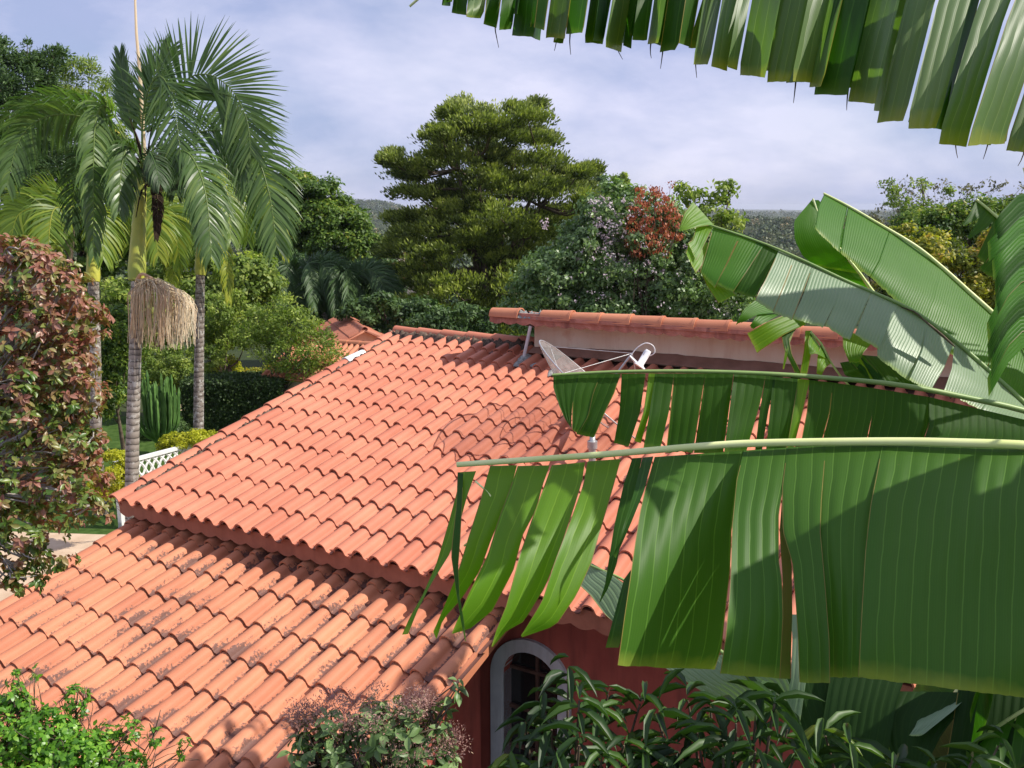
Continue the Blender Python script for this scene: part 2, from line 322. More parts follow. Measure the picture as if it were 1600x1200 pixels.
# ------------------------------------------------------------ roofs
AZ = math.radians(-29.165); AL = math.radians(13.27); TW = .2; TLn = .387
E_ = np.array([math.cos(AZ), math.sin(AZ), 0]); UH = np.array([-math.sin(AZ), math.cos(AZ), 0]); ZZ = np.array([0, 0, 1.])
U_ = UH*math.cos(AL)+ZZ*math.sin(AL); NN = np.cross(E_, U_)
O1 = C0+np.array([-3.978, 8.793, -2.946])-NN*.068      # barrel crest height taken off
O2 = C0+np.array([-4.388, 7.737, -3.467])-NN*.068
prof = [(-.060, 0.0), (-.053, .031), (-.031, .053), (0, .061), (.031, .053), (.051, .031), (.060, .004), (.068, -.012), (.098, -.021), (.126, -.016), (.143, -.002)]
def tile_geo(seed=0, ln=.425, skew=0.0):
    V = []; uv = []; n = len(prof)
    for j, yy in enumerate((0., ln)):
        k = 1.0 if j == 0 else .88
        for i, (x, z) in enumerate(prof):
            xx = x*k if x <= .06 else .06*k+(x-.06)*(.082+.06*(1-k))/.082
            V.append((xx+skew*j, yy, (z*(1 if j == 0 else .92))+(.022 if j == 0 else -.002)))
            uv.append(((x+.06)/.2, yy/ln))
    F = [[i, i+1, n+i+1, n+i] for i in range(n-1)]
    m = len(V)
    for i, (x, z) in enumerate(prof): V.append((x, 0, z+.022)); uv.append(((x+.06)/.2, 0.))
    for i, (x, z) in enumerate(prof): V.append((x*.86 if x <= .06 else x, .002, z+.022-.017)); uv.append(((x+.06)/.2, 0.))
    F += [[m+i, m+n+i, m+n+i+1, m+i+1] for i in range(n-1)]
    return np.array(V), np.array(F), np.array(uv)
VAR = [tile_geo(s, .425, sk) for s, sk in ((0, 0), (1, .004), (2, -.004))]
def tile_meshes(mat):
    r = []
    for V, F, uv in VAR:
        mb = MB(); mb.add(V, F, .5, uv); me = mb.mesh('roof_tile'); me.materials.append(mat); r.append(me)
    return r
BAS = np.stack([E_, U_, NN], 1)
def tile_M(O, u, v, jit=1.0):
    a = rng.normal(0, .010)*jit; c, s = math.cos(a), math.sin(a)
    A = np.stack([E_*c+U_*s, U_*c-E_*s, NN], 1)
    t = rng.normal(0, .010)*jit; A = np.stack([A[:, 0], A[:, 1]+NN*t, A[:, 2]], 1)
    sl_ = -abs(rng.normal(0, .03)) if rng.random() < .04 else 0.0
    p = U_*sl_+O+E_*(u*TW+rng.normal(0, .0022)*jit)+U_*(v*TLn+rng.normal(0, .008)*jit)+NN*rng.normal(0, .0015)*jit
    return A, p
def lay_tiles(O, cells, mat, parent, nmax, seen):
    ms = tile_meshes(mat); vis = [c for c in cells if seen(c)]
    def dist(c): return np.linalg.norm(O+E_*c[0]*TW+U_*c[1]*TLn-C0)
    vis.sort(key=dist); single = set(vis[:nmax]); mb = MB(); rest = 0
    for c in cells:
        A, p = tile_M(O, *c)
        if c in single:
            o = bpy.data.objects.new('roof_tile', random.choice(ms)); COL.objects.link(o); o.parent = parent
            M = Matrix([[*A[i], p[i]] for i in range(3)]+[[0, 0, 0, 1]]); o.matrix_basis = M
        else:
            V, F, uv = random.choice(VAR); mb.add(V@A.T+p, F, rng.random(), uv); rest += 1
    if rest: tag(mb.build('roof_tile', mat, parent), kind='stuff')
def slab(name, O, u0, u1, v0, v1, top, th, mat, parent):
    mb = MB(); mb.add(boxv(O+E_*u0*TW+U_*v0*TLn+NN*(top-th), E_*(u1-u0)*TW, U_*(v1-v0)*TLn, NN*th), BOXF); return mb.build(name, mat, parent, False)
def barrel(mb, a, b, nrm, r=.09, r2=None, th=.013, segs=9, var=.5):
    """half round cap tile from a (low, open end in view) to b"""
    a = np.asarray(a, float); b = np.asarray(b, float); ax = unit(b-a); nrm = unit(nrm-ax*(nrm@ax)); sd = np.cross(ax, nrm); r2 = r2 or r*.86
    V = []; uv = []
    for p, rad in ((a, r), (b, r2), (a, r), (a, r-th), (b, r2), (b, r2-th)):
        for k in range(segs):
            t = PI*(k/(segs-1)); V.append(p+rad*(math.cos(t)*sd+math.sin(t)*nrm)); uv.append((.28*k/segs, 0))
    F = []
    for s, t in ((0, 1), (3, 2), (4, 5)):
        F += [[s*segs+k, t*segs+k, t*segs+k+1, s*segs+k+1] for k in range(segs-1)]
    mb.add(V, F, var, uv)
def scallop(mb, a, b, top, hgt_, th, nrm, per=.2, dep=.028, phase=0.0, step=.02):
    """board from a to b (bottom line), wavy lower edge, thickness th along nrm"""
    a = np.asarray(a, float); b = np.asarray(b, float); ln = np.linalg.norm(b-a); d = (b-a)/ln; n = int(ln/step)+1
    V = []
    for i in range(n+1):
        s = ln*i/n; wv = dep*abs(math.sin(PI*(s/per+phase)))
        for off in (0, th):
            V += [a+d*s+nrm*off+ZZ*(hgt_), a+d*s+nrm*off-ZZ*wv]
    F = []
    for i in range(n):
        k = 4*i; F += [[k, k+1, k+5, k+4], [k+3, k+2, k+6, k+7], [k+1, k+3, k+7, k+5], [k+2, k, k+4, k+6]]
    F += [[0, 2, 3, 1], [4*n, 4*n+1, 4*n+3, 4*n+2]]; mb.add(V, F)

HB = O1+E_*12*TW+UH*2.0; HB = (HB[0], HB[1], 0)
house = tag(empty('house', HB), 'main house with the higher rose terracotta roof, red fascia and cream raised wall', 'house')
roofA = slab('roof', O1, -.9, 40.3, .15, 13.0, -.02, .05, M_WOODD, house); roofA['label'] = 'large upper terracotta tile roof'
UMAX = 40
def seenA(c):
    x, y, d = PROJ(O1+E_*c[0]*TW+U_*(c[1]+.4)*TLn); 
    if x > 1020: return False
    if x > 880 and y < 705 and y > 590: return x < 1000 and y > 600 and c[1] % 2 == 0
    return True
cellsA = [(u, v) for u in range(0, UMAX) for v in range(0, 13) if not (u > 11 and v > 11)]
lay_tiles(O1, cellsA, M_TILE_U, roofA, 296, seenA)
# verge caps up the left edge, mortar bed beside them
for k in range(13):
    mb = MB(); a = O1+E_*(-.82*TW)+U_*(k*TLn-.02)+NN*(.012+rng.normal(0, .002)); barrel(mb, a, a+U_*.425-NN*.016, NN, .088)
    if k == 10: continue
    mb.build('verge_cap', M_TILE_U, roofA)
mb = MB(); a = O1+E_*(-.82*TW)+U_*(10*TLn-.02)+NN*.01; barrel(mb, a, a+U_*.37-NN*.01+E_*.02, NN, .082)
o = mb.build('verge_cap', M_WHITE, roofA); o['label'] = 'whitewashed verge cap tile'
def rubble(mb, A, B, wd, ht, nrm, n=60, lift=0):
    A = np.asarray(A); B = np.asarray(B); d = unit(B-A); s = np.cross(d, nrm); V = []; m = 5
    for i in range(n+1):
        for k in range(m):
            t = k/(m-1)*2-1; V.append(A+(B-A)*i/n+s*t*wd*(1+.3*rng.normal(0, .5))/2+nrm*(lift+ht*(1-t*t)*(1+rng.normal(0, .28))+rng.normal(0, .004)))
    F = [[i*m+k, (i+1)*m+k, (i+1)*m+k+1, i*m+k+1] for i in range(n) for k in range(m-1)]; mb.add(V, F)
mb = MB(); rubble(mb, O1+E_*(-.36*TW)+U_*.2, O1+E_*(-.36*TW)+U_*12.6*TLn, .085, .05, NN, 150)
rubble(mb, O1+E_*(-.9*TW)+U_*12.75*TLn, O1+E_*(11.6*TW)+U_*12.75*TLn, .2, .085, NN, 90)
mb.build('mortar_bed', M_MORTAR, roofA)
for k in range(6):      # ridge caps
    mb = MB(); a = O1+E_*((k*2.12-.9)*TW)+U_*(13.1*TLn)+NN*(.035+rng.normal(0, .002)); barrel(mb, a, a+E_*.43-NN*.008, NN, .085)
    mb.build('ridge_cap', M_TILE_U, roofA)
# far slope of the roof (falls away behind the ridge)
UB = UH*math.cos(AL)-ZZ*math.sin(AL); NB = np.cross(E_, UB)
mb = MB(); mb.add(boxv(O1+E_*(-.9*TW)+U_*13.0*TLn-NB*.05, E_*41.2*TW, UB*4.6, NB*.05), BOXF); mb.build('rear_slope', M_TILE_D, roofA, False)
# fascia
FA = O1+UH*.035-NN*.0-ZZ*.0
mb = MB(); scallop(mb, FA+E_*(-.8*TW)-ZZ*.118, FA+E_*(40.2*TW)-ZZ*.118, 0, .133, .03, UH, .2, .034)
mb.build('fascia', M_FASCIA, house, False)
mb = MB(); mb.add(boxv(O1+E_*(-.8*TW)+U_*.02-NN*.15, E_*.03, U_*13*TLn, NN*.15), BOXF); mb.build('barge_board', M_FASCIA, house, False)
# cement lump and pipe on the roof
# walls
def wallbox(O, u0, u1, v0, v1, z0, z1): 
    o = O+E_*u0*TW+UH*v0*TLn; return boxv((o[0], o[1], z0), E_*(u1-u0)*TW, UH*(v1-v0)*TLn, ZZ*(z1-z0))
zE = O1[2]
# front wall with arched opening: built in wall coordinates (s along E, z)
WV = 1.25
WO = O1+UH*WV*TLn; WO = np.array([WO[0], WO[1], 0.])
def on_wall(px, py):
    r = F_+R_*((px-800)/FPX)-T_*((py-600)/FPX); n = UH; t = ((WO-C0)@n)/(r@n); P = C0+r*t; return (P-WO)@E_, P[2]
s0, zs = on_wall(787, 1075); s1, _ = on_wall(874, 1075); sm, ztop = on_wall(822, 1016)
AW = (s1-s0)/2; AS = (s0+s1)/2; AH = ztop; SPR = AH-AW*1.0; BOT = SPR-1.15
def wall_with_arch(mb, sa, sb, z0, z1, th):
    V = []; F = []
    def Q(p):
        i = len(V); 
        for (s, z) in p: V.append(WO+E_*s+ZZ*z)
        for (s, z) in p: V.append(WO+E_*s+ZZ*z+UH*th)
        n = len(p); F.append([i+k for k in range(n)]); 
        if n == 4: F[-1] = [i, i+1, i+2, i+3]; F.append([i+7, i+6, i+5, i+4])
        for k in range(n): F.append([i+k, i+n+k, i+n+(k+1) % n, i+(k+1) % n])
    Q([(sa, z0), (AS-AW, z0), (AS-AW, z1), (sa, z1)]); Q([(AS+AW, z0), (sb, z0), (sb, z1), (AS+AW, z1)])
    Q([(AS-AW, z0), (AS+AW, z0), (AS+AW, BOT), (AS-AW, BOT)])
    n = 14
    for k in range(n):
        t0 = PI-PI*k/n; t1 = PI-PI*(k+1)/n
        Q([(AS+AW*math.cos(t0), SPR+AW*math.sin(t0)), (AS+AW*math.cos(t1), SPR+AW*math.sin(t1)), (AS+AW*math.cos(t1), z1), (AS+AW*math.cos(t0), z1)])
    mb.add(V, np.array(F))
mb = MB(); wall_with_arch(mb, 19.4*TW, 40*TW, 0, zE-.03, .18); mb.build('wall', M_REDWALL, house, False)
mb = MB(); mb.add(wallbox(O1, -.2+.2, 1.0, WV, 12, 0, zE-.02), BOXF); mb.add(wallbox(O1, 39.1, 39.9, WV+.5, 12, 0, zE-.02), BOXF)
mb.add(wallbox(O1, 1.0, 19.3, WV, WV+.45, 0, zE-.4), BOXF); mb.build('wall', M_REDWALL, house, False)
win = empty('window', (0, 0, 0), house)
win.matrix_parent_inverse = Matrix.Translation(house.location).inverted()
mb = MB(); n = 20; ring = []
path = [(AS-AW, BOT)]+[(AS-AW, SPR-.0)]+[(AS+AW*math.cos(PI-PI*k/n), SPR+AW*math.sin(PI-PI*k/n)) for k in range(1, n)]+[(AS+AW, SPR), (AS+AW, BOT)]
TR = .115
path2 = [(AS-AW-TR, BOT)]+[(AS-AW-TR, SPR)]+[(AS+(AW+TR)*math.cos(PI-PI*k/n), SPR+(AW+TR)*math.sin(PI-PI*k/n)) for k in range(1, n)]+[(AS+AW+TR, SPR), (AS+AW+TR, BOT)]
V = []
for (a, b) in zip(path, path2):
    for (s, z), dp in ((a, .17), (a, -.035), (b, -.035), (b, 0.0)): V.append(WO+E_*s+ZZ*z+UH*dp)
mb.add(V, [[4*i+k, 4*i+4+k, 4*i+5+k, 4*i+1+k] for i in range(len(path)-1) for k in range(3)])
mb.build('window_trim', M_ARCH, win, False)
mb = MB(); P = [WO+E_*s+ZZ*z+UH*.14 for s, z in path]; P.append(WO+E_*AS+ZZ*SPR+UH*.14); c = len(P)-1
mb.add(P, [[c, i+1, i] for i in range(len(path)-1)]+[[c, 0, len(path)-1]]); mb.build('pane', M_GLASS, win, False)
mb = MB()
for ss in (AS-.015,): mb.add(boxv(WO+E_*ss+ZZ*BOT+UH*.11, E_*.03, UH*.028, ZZ*(AH-BOT-.01)), BOXF)
for zz in (SPR, SPR-.38, SPR-.76): mb.add(boxv(WO+E_*(AS-AW)+ZZ*zz+UH*.105, E_*2*AW, UH*.03, ZZ*.03), BOXF)
mb.build('window_frame', M_WOODD, win, False)

# raised wall (clerestory) with its own ridge caps
def on_roof(px, py, O, off=0.0):
    r = F_+R_*((px-800)/FPX)-T_*((py-600)/FPX); Oo = O+NN*off; return C0+r*(((Oo-C0)@NN)/(r@NN))
CW = on_roof(835, 545, O1, .05)                     # left foot of the wall
CWs = (CW-O1)@UH
def on_vert(px, py, s):                        # vertical plane parallel to the ridge at distance s from O1
    r = F_+R_*((px-800)/FPX)-T_*((py-600)/FPX); t = ((O1+UH*s-C0)@UH)/(r@UH); return C0+r*t
OV = .34
cl0 = on_vert(765, 479, CWs-OV); cl1 = on_vert(1180, 497, CWs-OV)
fz = on_vert(764, 508, CWs-OV)[2]; tz = cl0[2]; e0 = (cl0-O1)@E_
wallL = (CW-O1)@E_
LEN = 7.2
def CP(e, s, z): p = O1+E_*e+UH*s; return np.array([p[0], p[1], z])
mb = MB(); mb.add(boxv(CP(wallL, CWs, CW[2]-.35), E_*(LEN-.9), UH*.15, ZZ*(fz+.1-CW[2]+.35)), BOXF)
mb.add(boxv(CP(wallL, CWs+.15, CW[2]-.35), E_*.15, UH*2.2, ZZ*(fz-.5-CW[2]+.75)), BOXF)
mb.build('raised_wall', M_CREAM, house, False)
# brown skirt, ragged upper line
mb = MB(); V = []; n = 60
for i in range(n+1):
    e = wallL-.02+(LEN-.9)*i/n; top = CW[2]+.03+.05*min(1, i/12)+rng.normal(0, .004)
    p = CP(e, CWs-.012, 0); zl = CW[2]-.25
    V += [CP(e, CWs-.16, CW[2]-.03+.0*i), CP(e, CWs-.012, top), CP(e, CWs+.01, top)]
mb.add(V, [[3*i+k, 3*i+3+k, 3*i+4+k, 3*i+1+k] for i in range(n) for k in range(2)]); mb.build('wall_skirt', M_SKIRT, house, False)
mb = MB(); scallop(mb, CP(e0, CWs-OV, fz+.055), CP(e0+LEN, CWs-OV, fz+.055), 0, .13, .03, UH, .2, .028)
mb.build('fascia', M_FASCIA2, house, False)
mb = MB(); mb.add(boxv(CP(e0+.62, CWs-OV-.03, tz-.135), E_*(LEN-.62), UH*.029, ZZ*.05), BOXF); mb.build('fascia_batten', M_FASCIA2, house, False)
UB2 = UH*math.cos(AL)-ZZ*math.sin(AL)
mb = MB(); mb.add(boxv(CP(e0, CWs-OV+.032, tz-.14), E_*LEN, UB2*2.9, ZZ*.05), BOXF)
mb.build('raised_roof', M_WOODD, house, False)
mb = MB(); V0, F0, uv0 = VAR[0]; NB2 = np.cross(E_, UB2)
for u in range(0, 35):
    for v in range(7):
        A = np.stack([-E_, -UB2*1.0, NB2], 1); A = np.stack([E_*-1, UB2*-1, NB2], 1)
        mb.add(V0@A.T+CP(e0+.12+u*TW, CWs-OV+.12, tz-.10)+UB2*((7-v)*TLn), F0, rng.random(), uv0)
tag(mb.build('roof_tile', M_TILE_D, house), kind='stuff')
capx = [(765, 814), None]
k = 0; e = e0
for i in range(17):
    ln = .40
    if i == 1: e += .345; continue
    mb = MB(); dz = rng.normal(0, .004)
    a = CP(e, CWs-OV+.08, tz-.118+dz); b = CP(e+ln+.025, CWs-OV+.08, tz-.118+dz); barrel(mb, b, a, ZZ, .118, .104); barrel(mb, b+E_*.004, b-E_*.03, ZZ, .124, .122)
    mb.build('ridge_cap', M_TILE_L, house); e += ln
mb = MB(); rubble(mb, CP(e0+.38, CWs-OV+.08, tz-.12), CP(e0+.80, CWs-OV+.08, tz-.12), .2, .085, ZZ, 14); mb.build('mortar_bed', M_CEMENT, house)
# vent pipe in a cement collar
pb = on_roof(818, 560, O1, .06); pt = on_vert(829, 512, (pb-O1)@UH+.02)
mb = MB(); tube(mb, [pb, pt+ZZ*.02], .022, 10); tag(mb.build('vent_pipe', M_ARCH), 'thin pale pipe rising from grey cement lump below the raised fascia', 'pipe')
mb = MB()
for (cx, cy, sx, sy, hh) in ((820, 562, .10, .16, .07), (812, 568, .07, .12, .045), (838, 572, .09, .06, .04), (862, 582, .05, .13, .04)):
    c = on_roof(cx, cy, O1, .03); V = []; n1, n2 = 14, 5
    for j in range(n2):
        for i in range(n1):
            t = 2*PI*i/n1; q = j/(n2-1); rj = (1-q)*(1+rng.normal(0, .1))
            V.append(c+E_*sx*rj*math.cos(t)+U_*sy*rj*math.sin(t)+NN*(hh*(1-(1-q)**2)))
    mb.add(V, [[j*n1+i, j*n1+(i+1) % n1, (j+1)*n1+(i+1) % n1, (j+1)*n1+i] for j in range(n2-1) for i in range(n1)])
mb.build('cement_patch', M_CEMENT, house)

# ---- lower block
VB = O2+E_*10*TW-UH*1.0; veranda = tag(empty('veranda', (VB[0], VB[1], 0)), 'lower front block of the house under the orange terracotta roof with dark stains', 'veranda')
roofB = slab('roof', O2, -.7, 21.3, -7.8, 4.4, -.02, .05, M_WOODD, veranda); roofB['label'] = 'lower orange terracotta tile roof'
cellsB = [(u, v) for u in range(0, 22) for v in range(-8, 5)]
def seenB(c):
    x, y, d = PROJ(O2+E_*c[0]*TW+U_*(c[1]+.6)*TLn); return -30 < x < 830 and y < 1225
lay_tiles(O2, cellsB, M_TILE_L, roofB, 296, seenB)
for k in range(-8, 5):
    mb = MB(); a = O2+E_*(-.78*TW)+U_*(k*TLn)+NN*.0; barrel(mb, a, a+U_*.425-NN*.016, NN, .075); mb.build('verge_cap', M_TILE_L, roofB)
mb = MB(); mb.add(boxv(O2+E_*(21.32*TW)+U_*(-7.9*TLn)-NN*.13, E_*.028, U_*11.8*TLn, NN*.135), BOXF); mb.build('barge_board', M_TILE_L, veranda, False)
mb = MB(); mb.add(boxv(O2+E_*(-1.1*TW)+U_*(-7.9*TLn)-NN*.13, E_*.028, U_*12*TLn, NN*.10), BOXF); mb.build('barge_board', M_FASCIA, veranda, False)
mb = MB(); zl = (O2+U_*-6.5*TLn)[2]-.08
def side_wall(u0, u1):
    o0 = O2+E_*u0*TW+UH*(-6.4*TLn); o1 = O2+E_*u0*TW+UH*(3.2*TLn); th = E_*(u1-u0)*TW
    za = (O2+U_*-6.4*TLn)[2]-.10; zb = (O2+U_*3.2*TLn)[2]-.10
    V = []
    for o, z in ((o0, za), (o1, zb)):
        for t in (0, 1): V += [(o[0]+th[0]*t, o[1]+th[1]*t, 0), (o[0]+th[0]*t, o[1]+th[1]*t, z)]
    mb.add(V, [[0, 1, 3, 2], [4, 6, 7, 5], [2, 3, 7, 6], [0, 4, 5, 1], [1, 5, 7, 3]])
side_wall(19.4, 20.1); side_wall(0, .8)
a = O2+E_*.8*TW+UH*(-6.4*TLn); mb.add(boxv((a[0], a[1], 0), E_*18.6*TW, UH*.16, ZZ*(zl-.05)), BOXF)
mb.build('wall', M_REDWALL, veranda, False)

# ------------------------------------------------------------ dish antenna on the roof
def add_dish():
    C = PX(930, 613, 9.7); nrm = unit(R_*.60+T_*.62+F_*-.16); a1 = unit(np.cross(nrm, F_)); mj = unit(PX(1000, 693, 9.25)-PX(846, 529, 10.15)); nrm = unit(nrm-mj*(nrm@mj)); a1 = mj; a2 = np.cross(nrm, a1)
    Rd = .82; dep = .20; foot = on_roof(925, 726, O1, .03)
    root = tag(empty('dish_antenna', foot), 'mesh satellite dish with white feed horn on the roof behind the banana leaf', 'satellite dish')
    def pt(r, t): return C+Rd*r*(math.cos(t)*a1+math.sin(t)*a2)-nrm*dep*(1-r*r)
    m, nt = newmat('wire_mesh'); o = N(nt, 'ShaderNodeOutputMaterial'); b = N(nt, 'ShaderNodeBsdfPrincipled', Roughness=.6); g = N(nt, 'ShaderNodeNewGeometry').outputs['Position']
    nt.links.new(ramp(nt, noise(nt, g, 14, 5), [(.35, (.36, .34, .32)), (.65, (.56, .53, .50))]), b.inputs['Base Color'])
    t = N(nt, 'ShaderNodeBsdfTransparent'); ms = N(nt, 'ShaderNodeMixShader', Fac=.68); nt.links.new(b.outputs[0], ms.inputs[1]); nt.links.new(t.outputs[0], ms.inputs[2]); nt.links.new(ms.outputs[0], o.inputs[0])
    for k in range(8):
        mb = MB(); V = []; nr, na_ = 7, 5
        for i in range(nr):
            for j in range(na_): 
                th = 2*PI*(k+j/(na_-1))/8; V.append(pt(.06+.94*i/(nr-1), th))
        mb.add(V, [[i*na_+j, (i+1)*na_+j, (i+1)*na_+j+1, i*na_+j+1] for i in range(nr-1) for j in range(na_-1)]); mb.build('mesh_panel', m, root)
    for k in range(8):
        mb = MB(); tube(mb, [pt(r, 2*PI*k/8)-nrm*.008 for r in np.linspace(.04, 1, 8)], .0045, 6); mb.build('rib', M_METAL, root)
    mb = MB(); tube(mb, [pt(1, 2*PI*k/48) for k in range(49)], .008, 6); tube(mb, [pt(.5, 2*PI*k/48)-nrm*.008 for k in range(49)], .006, 5); mb.build('rim', M_METAL, root)
    hub = C-nrm*(dep+.03)
    mb = MB(); tube(mb, [foot, foot+ZZ*.22], .035, 14); tube(mb, [foot+ZZ*.2, foot+ZZ*.30, hub], [.03, .03, .035], 12); tube(mb, [foot+ZZ*.17, foot+ZZ*.24], .05, 14); mb.build('mast', M_METAL, root)
    mb = MB(); tube(mb, [hub-nrm*.03, hub+nrm*.05], .08, 16); mb.build('hub', M_METAL, root)
    fd = PX(1001, 562, 9.4); arm = PX(988, 552, 9.47)
    mb = MB(); tube(mb, [C-nrm*dep, PX(962, 586, 9.5), arm], .013, 8)
    for k in (1, 4, 6): tube(mb, [pt(.98, 2*PI*k/8), arm], .004, 5)
    mb.build('feed_arm', M_METAL, root)
    ax = unit(PX(1012, 548, 9.45)-PX(990, 580, 9.45)); mb = MB()
    s = unit(np.cross(ax, F_))
    tube(mb, [PX(998, 572, 9.45), PX(1000, 569, 9.45), PX(1001, 568, 9.45), PX(1012, 550, 9.45), PX(1013.5, 548, 9.45)], [.06, .05, .036, .038, .03], 16)
    b_ = PX(1011, 559, 9.42); mb.add(boxv(b_, ax*.075, s*.055, F_*.05), BOXF)
    tube(mb, [PX(984, 556, 9.45), PX(996, 568, 9.45), PX(1007, 577, 9.45)], [.016, .026, .018], 10, flat=.6); mb.build('feed_horn', M_PLASTIC, root)
    mb = MB(); tube(mb, spline([PX(986, 555, 9.45), PX(996, 543, 9.43), PX(1010, 536, 9.42), PX(1021, 541, 9.42), PX(1023, 551, 9.43), PX(1016, 556, 9.45)], 20), .006, 6); mb.build('cable', M_PLASTIC, root)
add_dish()

# ------------------------------------------------------------ plants: generic crowns
def blobs_px(bl, d):
    r = []
    for b in bl:
        x, y, rx, ry = b[:4]; dd = d+(b[4] if len(b) > 4 else 0); c = PX(x, y, dd); k = dd/FPX; r.append((c, np.array([rx*k, (b[5] if len(b) > 5 else (rx+ry)/2)*k, ry*k])))
    return r
def crown_pts(bl, nclump, shell=.55):
    """clump centres spread through a union of ellipsoids, weighted to the outside"""
    vols = np.array([np.prod(r)**.67 for c, r in bl]); vols /= vols.sum(); P = []; O = []
    for (c, r), wv in zip(bl, vols):
        n = max(3, int(nclump*wv)); d = rdir(n); q = rng.random((n, 1))**(1/3.)*(1-shell)+shell
        q = np.minimum(q, 1); P.append(c+d*q*r); O.append(d)
    return np.concatenate(P), np.concatenate(O)
def crown(mb, bl, nclump, per, cr, lsize, asp=.55, T=TQ, up=.3, outw=.6, flat=.7, shell=.5, dirmode='rand', dirv=(0, 0, 1), vj=.16, cv=.14, jit=None):
    P, O = crown_pts(bl, nclump, shell); n = len(P)
    m = rng.poisson(per, n).clip(3); idx = np.repeat(np.arange(n), m); N_ = len(idx)
    crs = cr*(.6+.8*rng.random(n)); g = rdir(N_)*(rng.random((N_, 1))**.45)
    pos = P[idx]+g*crs[idx][:, None]*np.array([1, 1, flat])
    nm = unit(g*outw+O[idx]*outw*.6+np.array([0, 0, up])+rng.normal(0, .45, (N_, 3)))
    if dirmode == 'rand': D = rdir(N_)
    elif dirmode == 'out': D = unit(g*.7+O[idx]*.5+np.array(dirv)*.8+rng.normal(0, .35, (N_, 3)))
    else: D = unit(np.array(dirv)+rng.normal(0, .4, (N_, 3)))
    D = D-nm*(D*nm).sum(1, keepdims=True)*.8
    sz = lsize*(.6+.8*rng.random(N_)); cvv = rng.normal(0, cv, n)
    leaves(mb, pos, D, nm, sz, sz*asp, T, (.5+cvv[idx]+rng.normal(0, vj, N_)).clip(0, 1))
    return P
def limbs(mb, base, top, P, r0, nl=14, sides=6, wob=.03):
    base = np.asarray(base, float); top = np.asarray(top, float); ln = np.linalg.norm(top-base)
    tr = spline([base, base*.6+top*.4+rng.normal(0, wob*ln*.5, 3)*[1, 1, 0], top], 12); tube(mb, tr, np.linspace(r0, r0*.25, 12), 9)
    ch = P[rng.choice(len(P), min(nl, len(P)), replace=False)] if len(P) else []
    for p in ch:
        t = np.clip((p[2]-base[2])/(top[2]-base[2]+1e-6)*.75-rng.random()*.12, .25, .97); s = tr[int(t*11)]
        m1 = s*.45+p*.55+np.array([0, 0, -.08*np.linalg.norm(p-s)])+rng.normal(0, wob*ln*.3, 3)
        q = spline([s, m1, p], 8); tube(mb, q, np.linspace(r0*.38*(1-t*.5), r0*.05, 8), sides, cap=False)
G = {}
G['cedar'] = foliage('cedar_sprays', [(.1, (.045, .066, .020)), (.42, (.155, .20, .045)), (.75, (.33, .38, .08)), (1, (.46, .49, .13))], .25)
G['round'] = foliage('dense_green_leaves', [(.1, (0.036, 0.078, 0.015)), (.5, (0.099, 0.178, 0.024)), (.85, (0.231, 0.310, 0.038)), (1, (0.396, 0.341, 0.060))], .3)
G['dark'] = foliage('dark_green_leaves', [(.1, (.03, .062, .022)), (.55, (.075, .135, .04)), (1, (.15, .23, .08))], .25)
G['blue'] = foliage('blue_green_leaves', [(.1, (.07, .12, .045)), (.5, (.16, .26, .085)), (1, (.36, .46, .20))], .3, .4, .4)
G['light'] = foliage('light_green_leaves', [(.1, (0.099, 0.155, 0.030)), (.5, (0.198, 0.279, 0.053)), (1, (0.429, 0.480, 0.105))], .35)
G['yellow'] = foliage('yellow_green_leaves', [(.1, (0.181, 0.217, 0.022)), (.5, (0.429, 0.419, 0.030)), (1, (0.600, 0.600, 0.045))], .35)
G['hedge'] = foliage('hedge_leaves', [(.1, (0.025, 0.046, 0.015)), (.6, (0.058, 0.101, 0.030)), (1, (0.116, 0.171, 0.045))], .2)
G['flower'] = foliage('pink_blossom', [(.1, (.50, .36, .42)), (.5, (.68, .56, .60)), (1, (.80, .74, .74))], .35, tcol=(1, 1, 1))
G['copper'] = foliage('copper_leaves', [(.1, (.22, .06, .03)), (.5, (.44, .13, .06)), (1, (.55, .22, .10))], .3, tcol=(1.2, 1, .8))
G['olive'] = foliage('olive_brown_leaves', [(.1, (.06, .07, .04)), (.6, (.16, .15, .09)), (1, (.28, .22, .15))], .3)
G['orangebush'] = foliage('yellow_and_orange_leaves', [(.1, (0.074, 0.109, 0.018)), (.45, (0.214, 0.248, 0.030)), (.75, (0.462, 0.419, 0.045)), (1, (0.600, 0.341, 0.090))], .35)
G['bush'] = foliage('bright_small_leaves', [(.1, (0.058, 0.155, 0.018)), (.5, (0.140, 0.326, 0.030)), (.85, (0.330, 0.527, 0.060)), (1, (0.561, 0.589, 0.105))], .4, .35, .45)
G['red'] = foliage('maroon_leaves', [(.0, (.07, .15, .02)), (.28, (.19, .26, .05)), (.44, (.30, .25, .09)), (.60, (.33, .17, .10)), (.8, (.38, .16, .12)), (1, (.48, .30, .22))], .35, .35, .5, tcol=(1.4, 1.2, .7))
G['panicle'] = foliage('pink_brown_panicles', [(.1, (.32, .17, .14)), (.6, (.48, .27, .24)), (1, (.55, .42, .26))], .3, tcol=(1, 1, 1))
G['mango'] = foliage('long_glossy_leaves', [(.1, (.014, .036, .010)), (.55, (.035, .085, .017)), (.9, (.085, .17, .028)), (1, (.22, .26, .04))], .25, .45, .35)
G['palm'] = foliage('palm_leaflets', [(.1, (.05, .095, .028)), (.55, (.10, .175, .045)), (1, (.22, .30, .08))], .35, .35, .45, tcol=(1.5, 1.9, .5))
G['palmy'] = foliage('yellow_palm_leaflets', [(.1, (.07, .13, .02)), (.5, (.17, .26, .035)), (1, (.42, .42, .05))], .4, .4, .35)
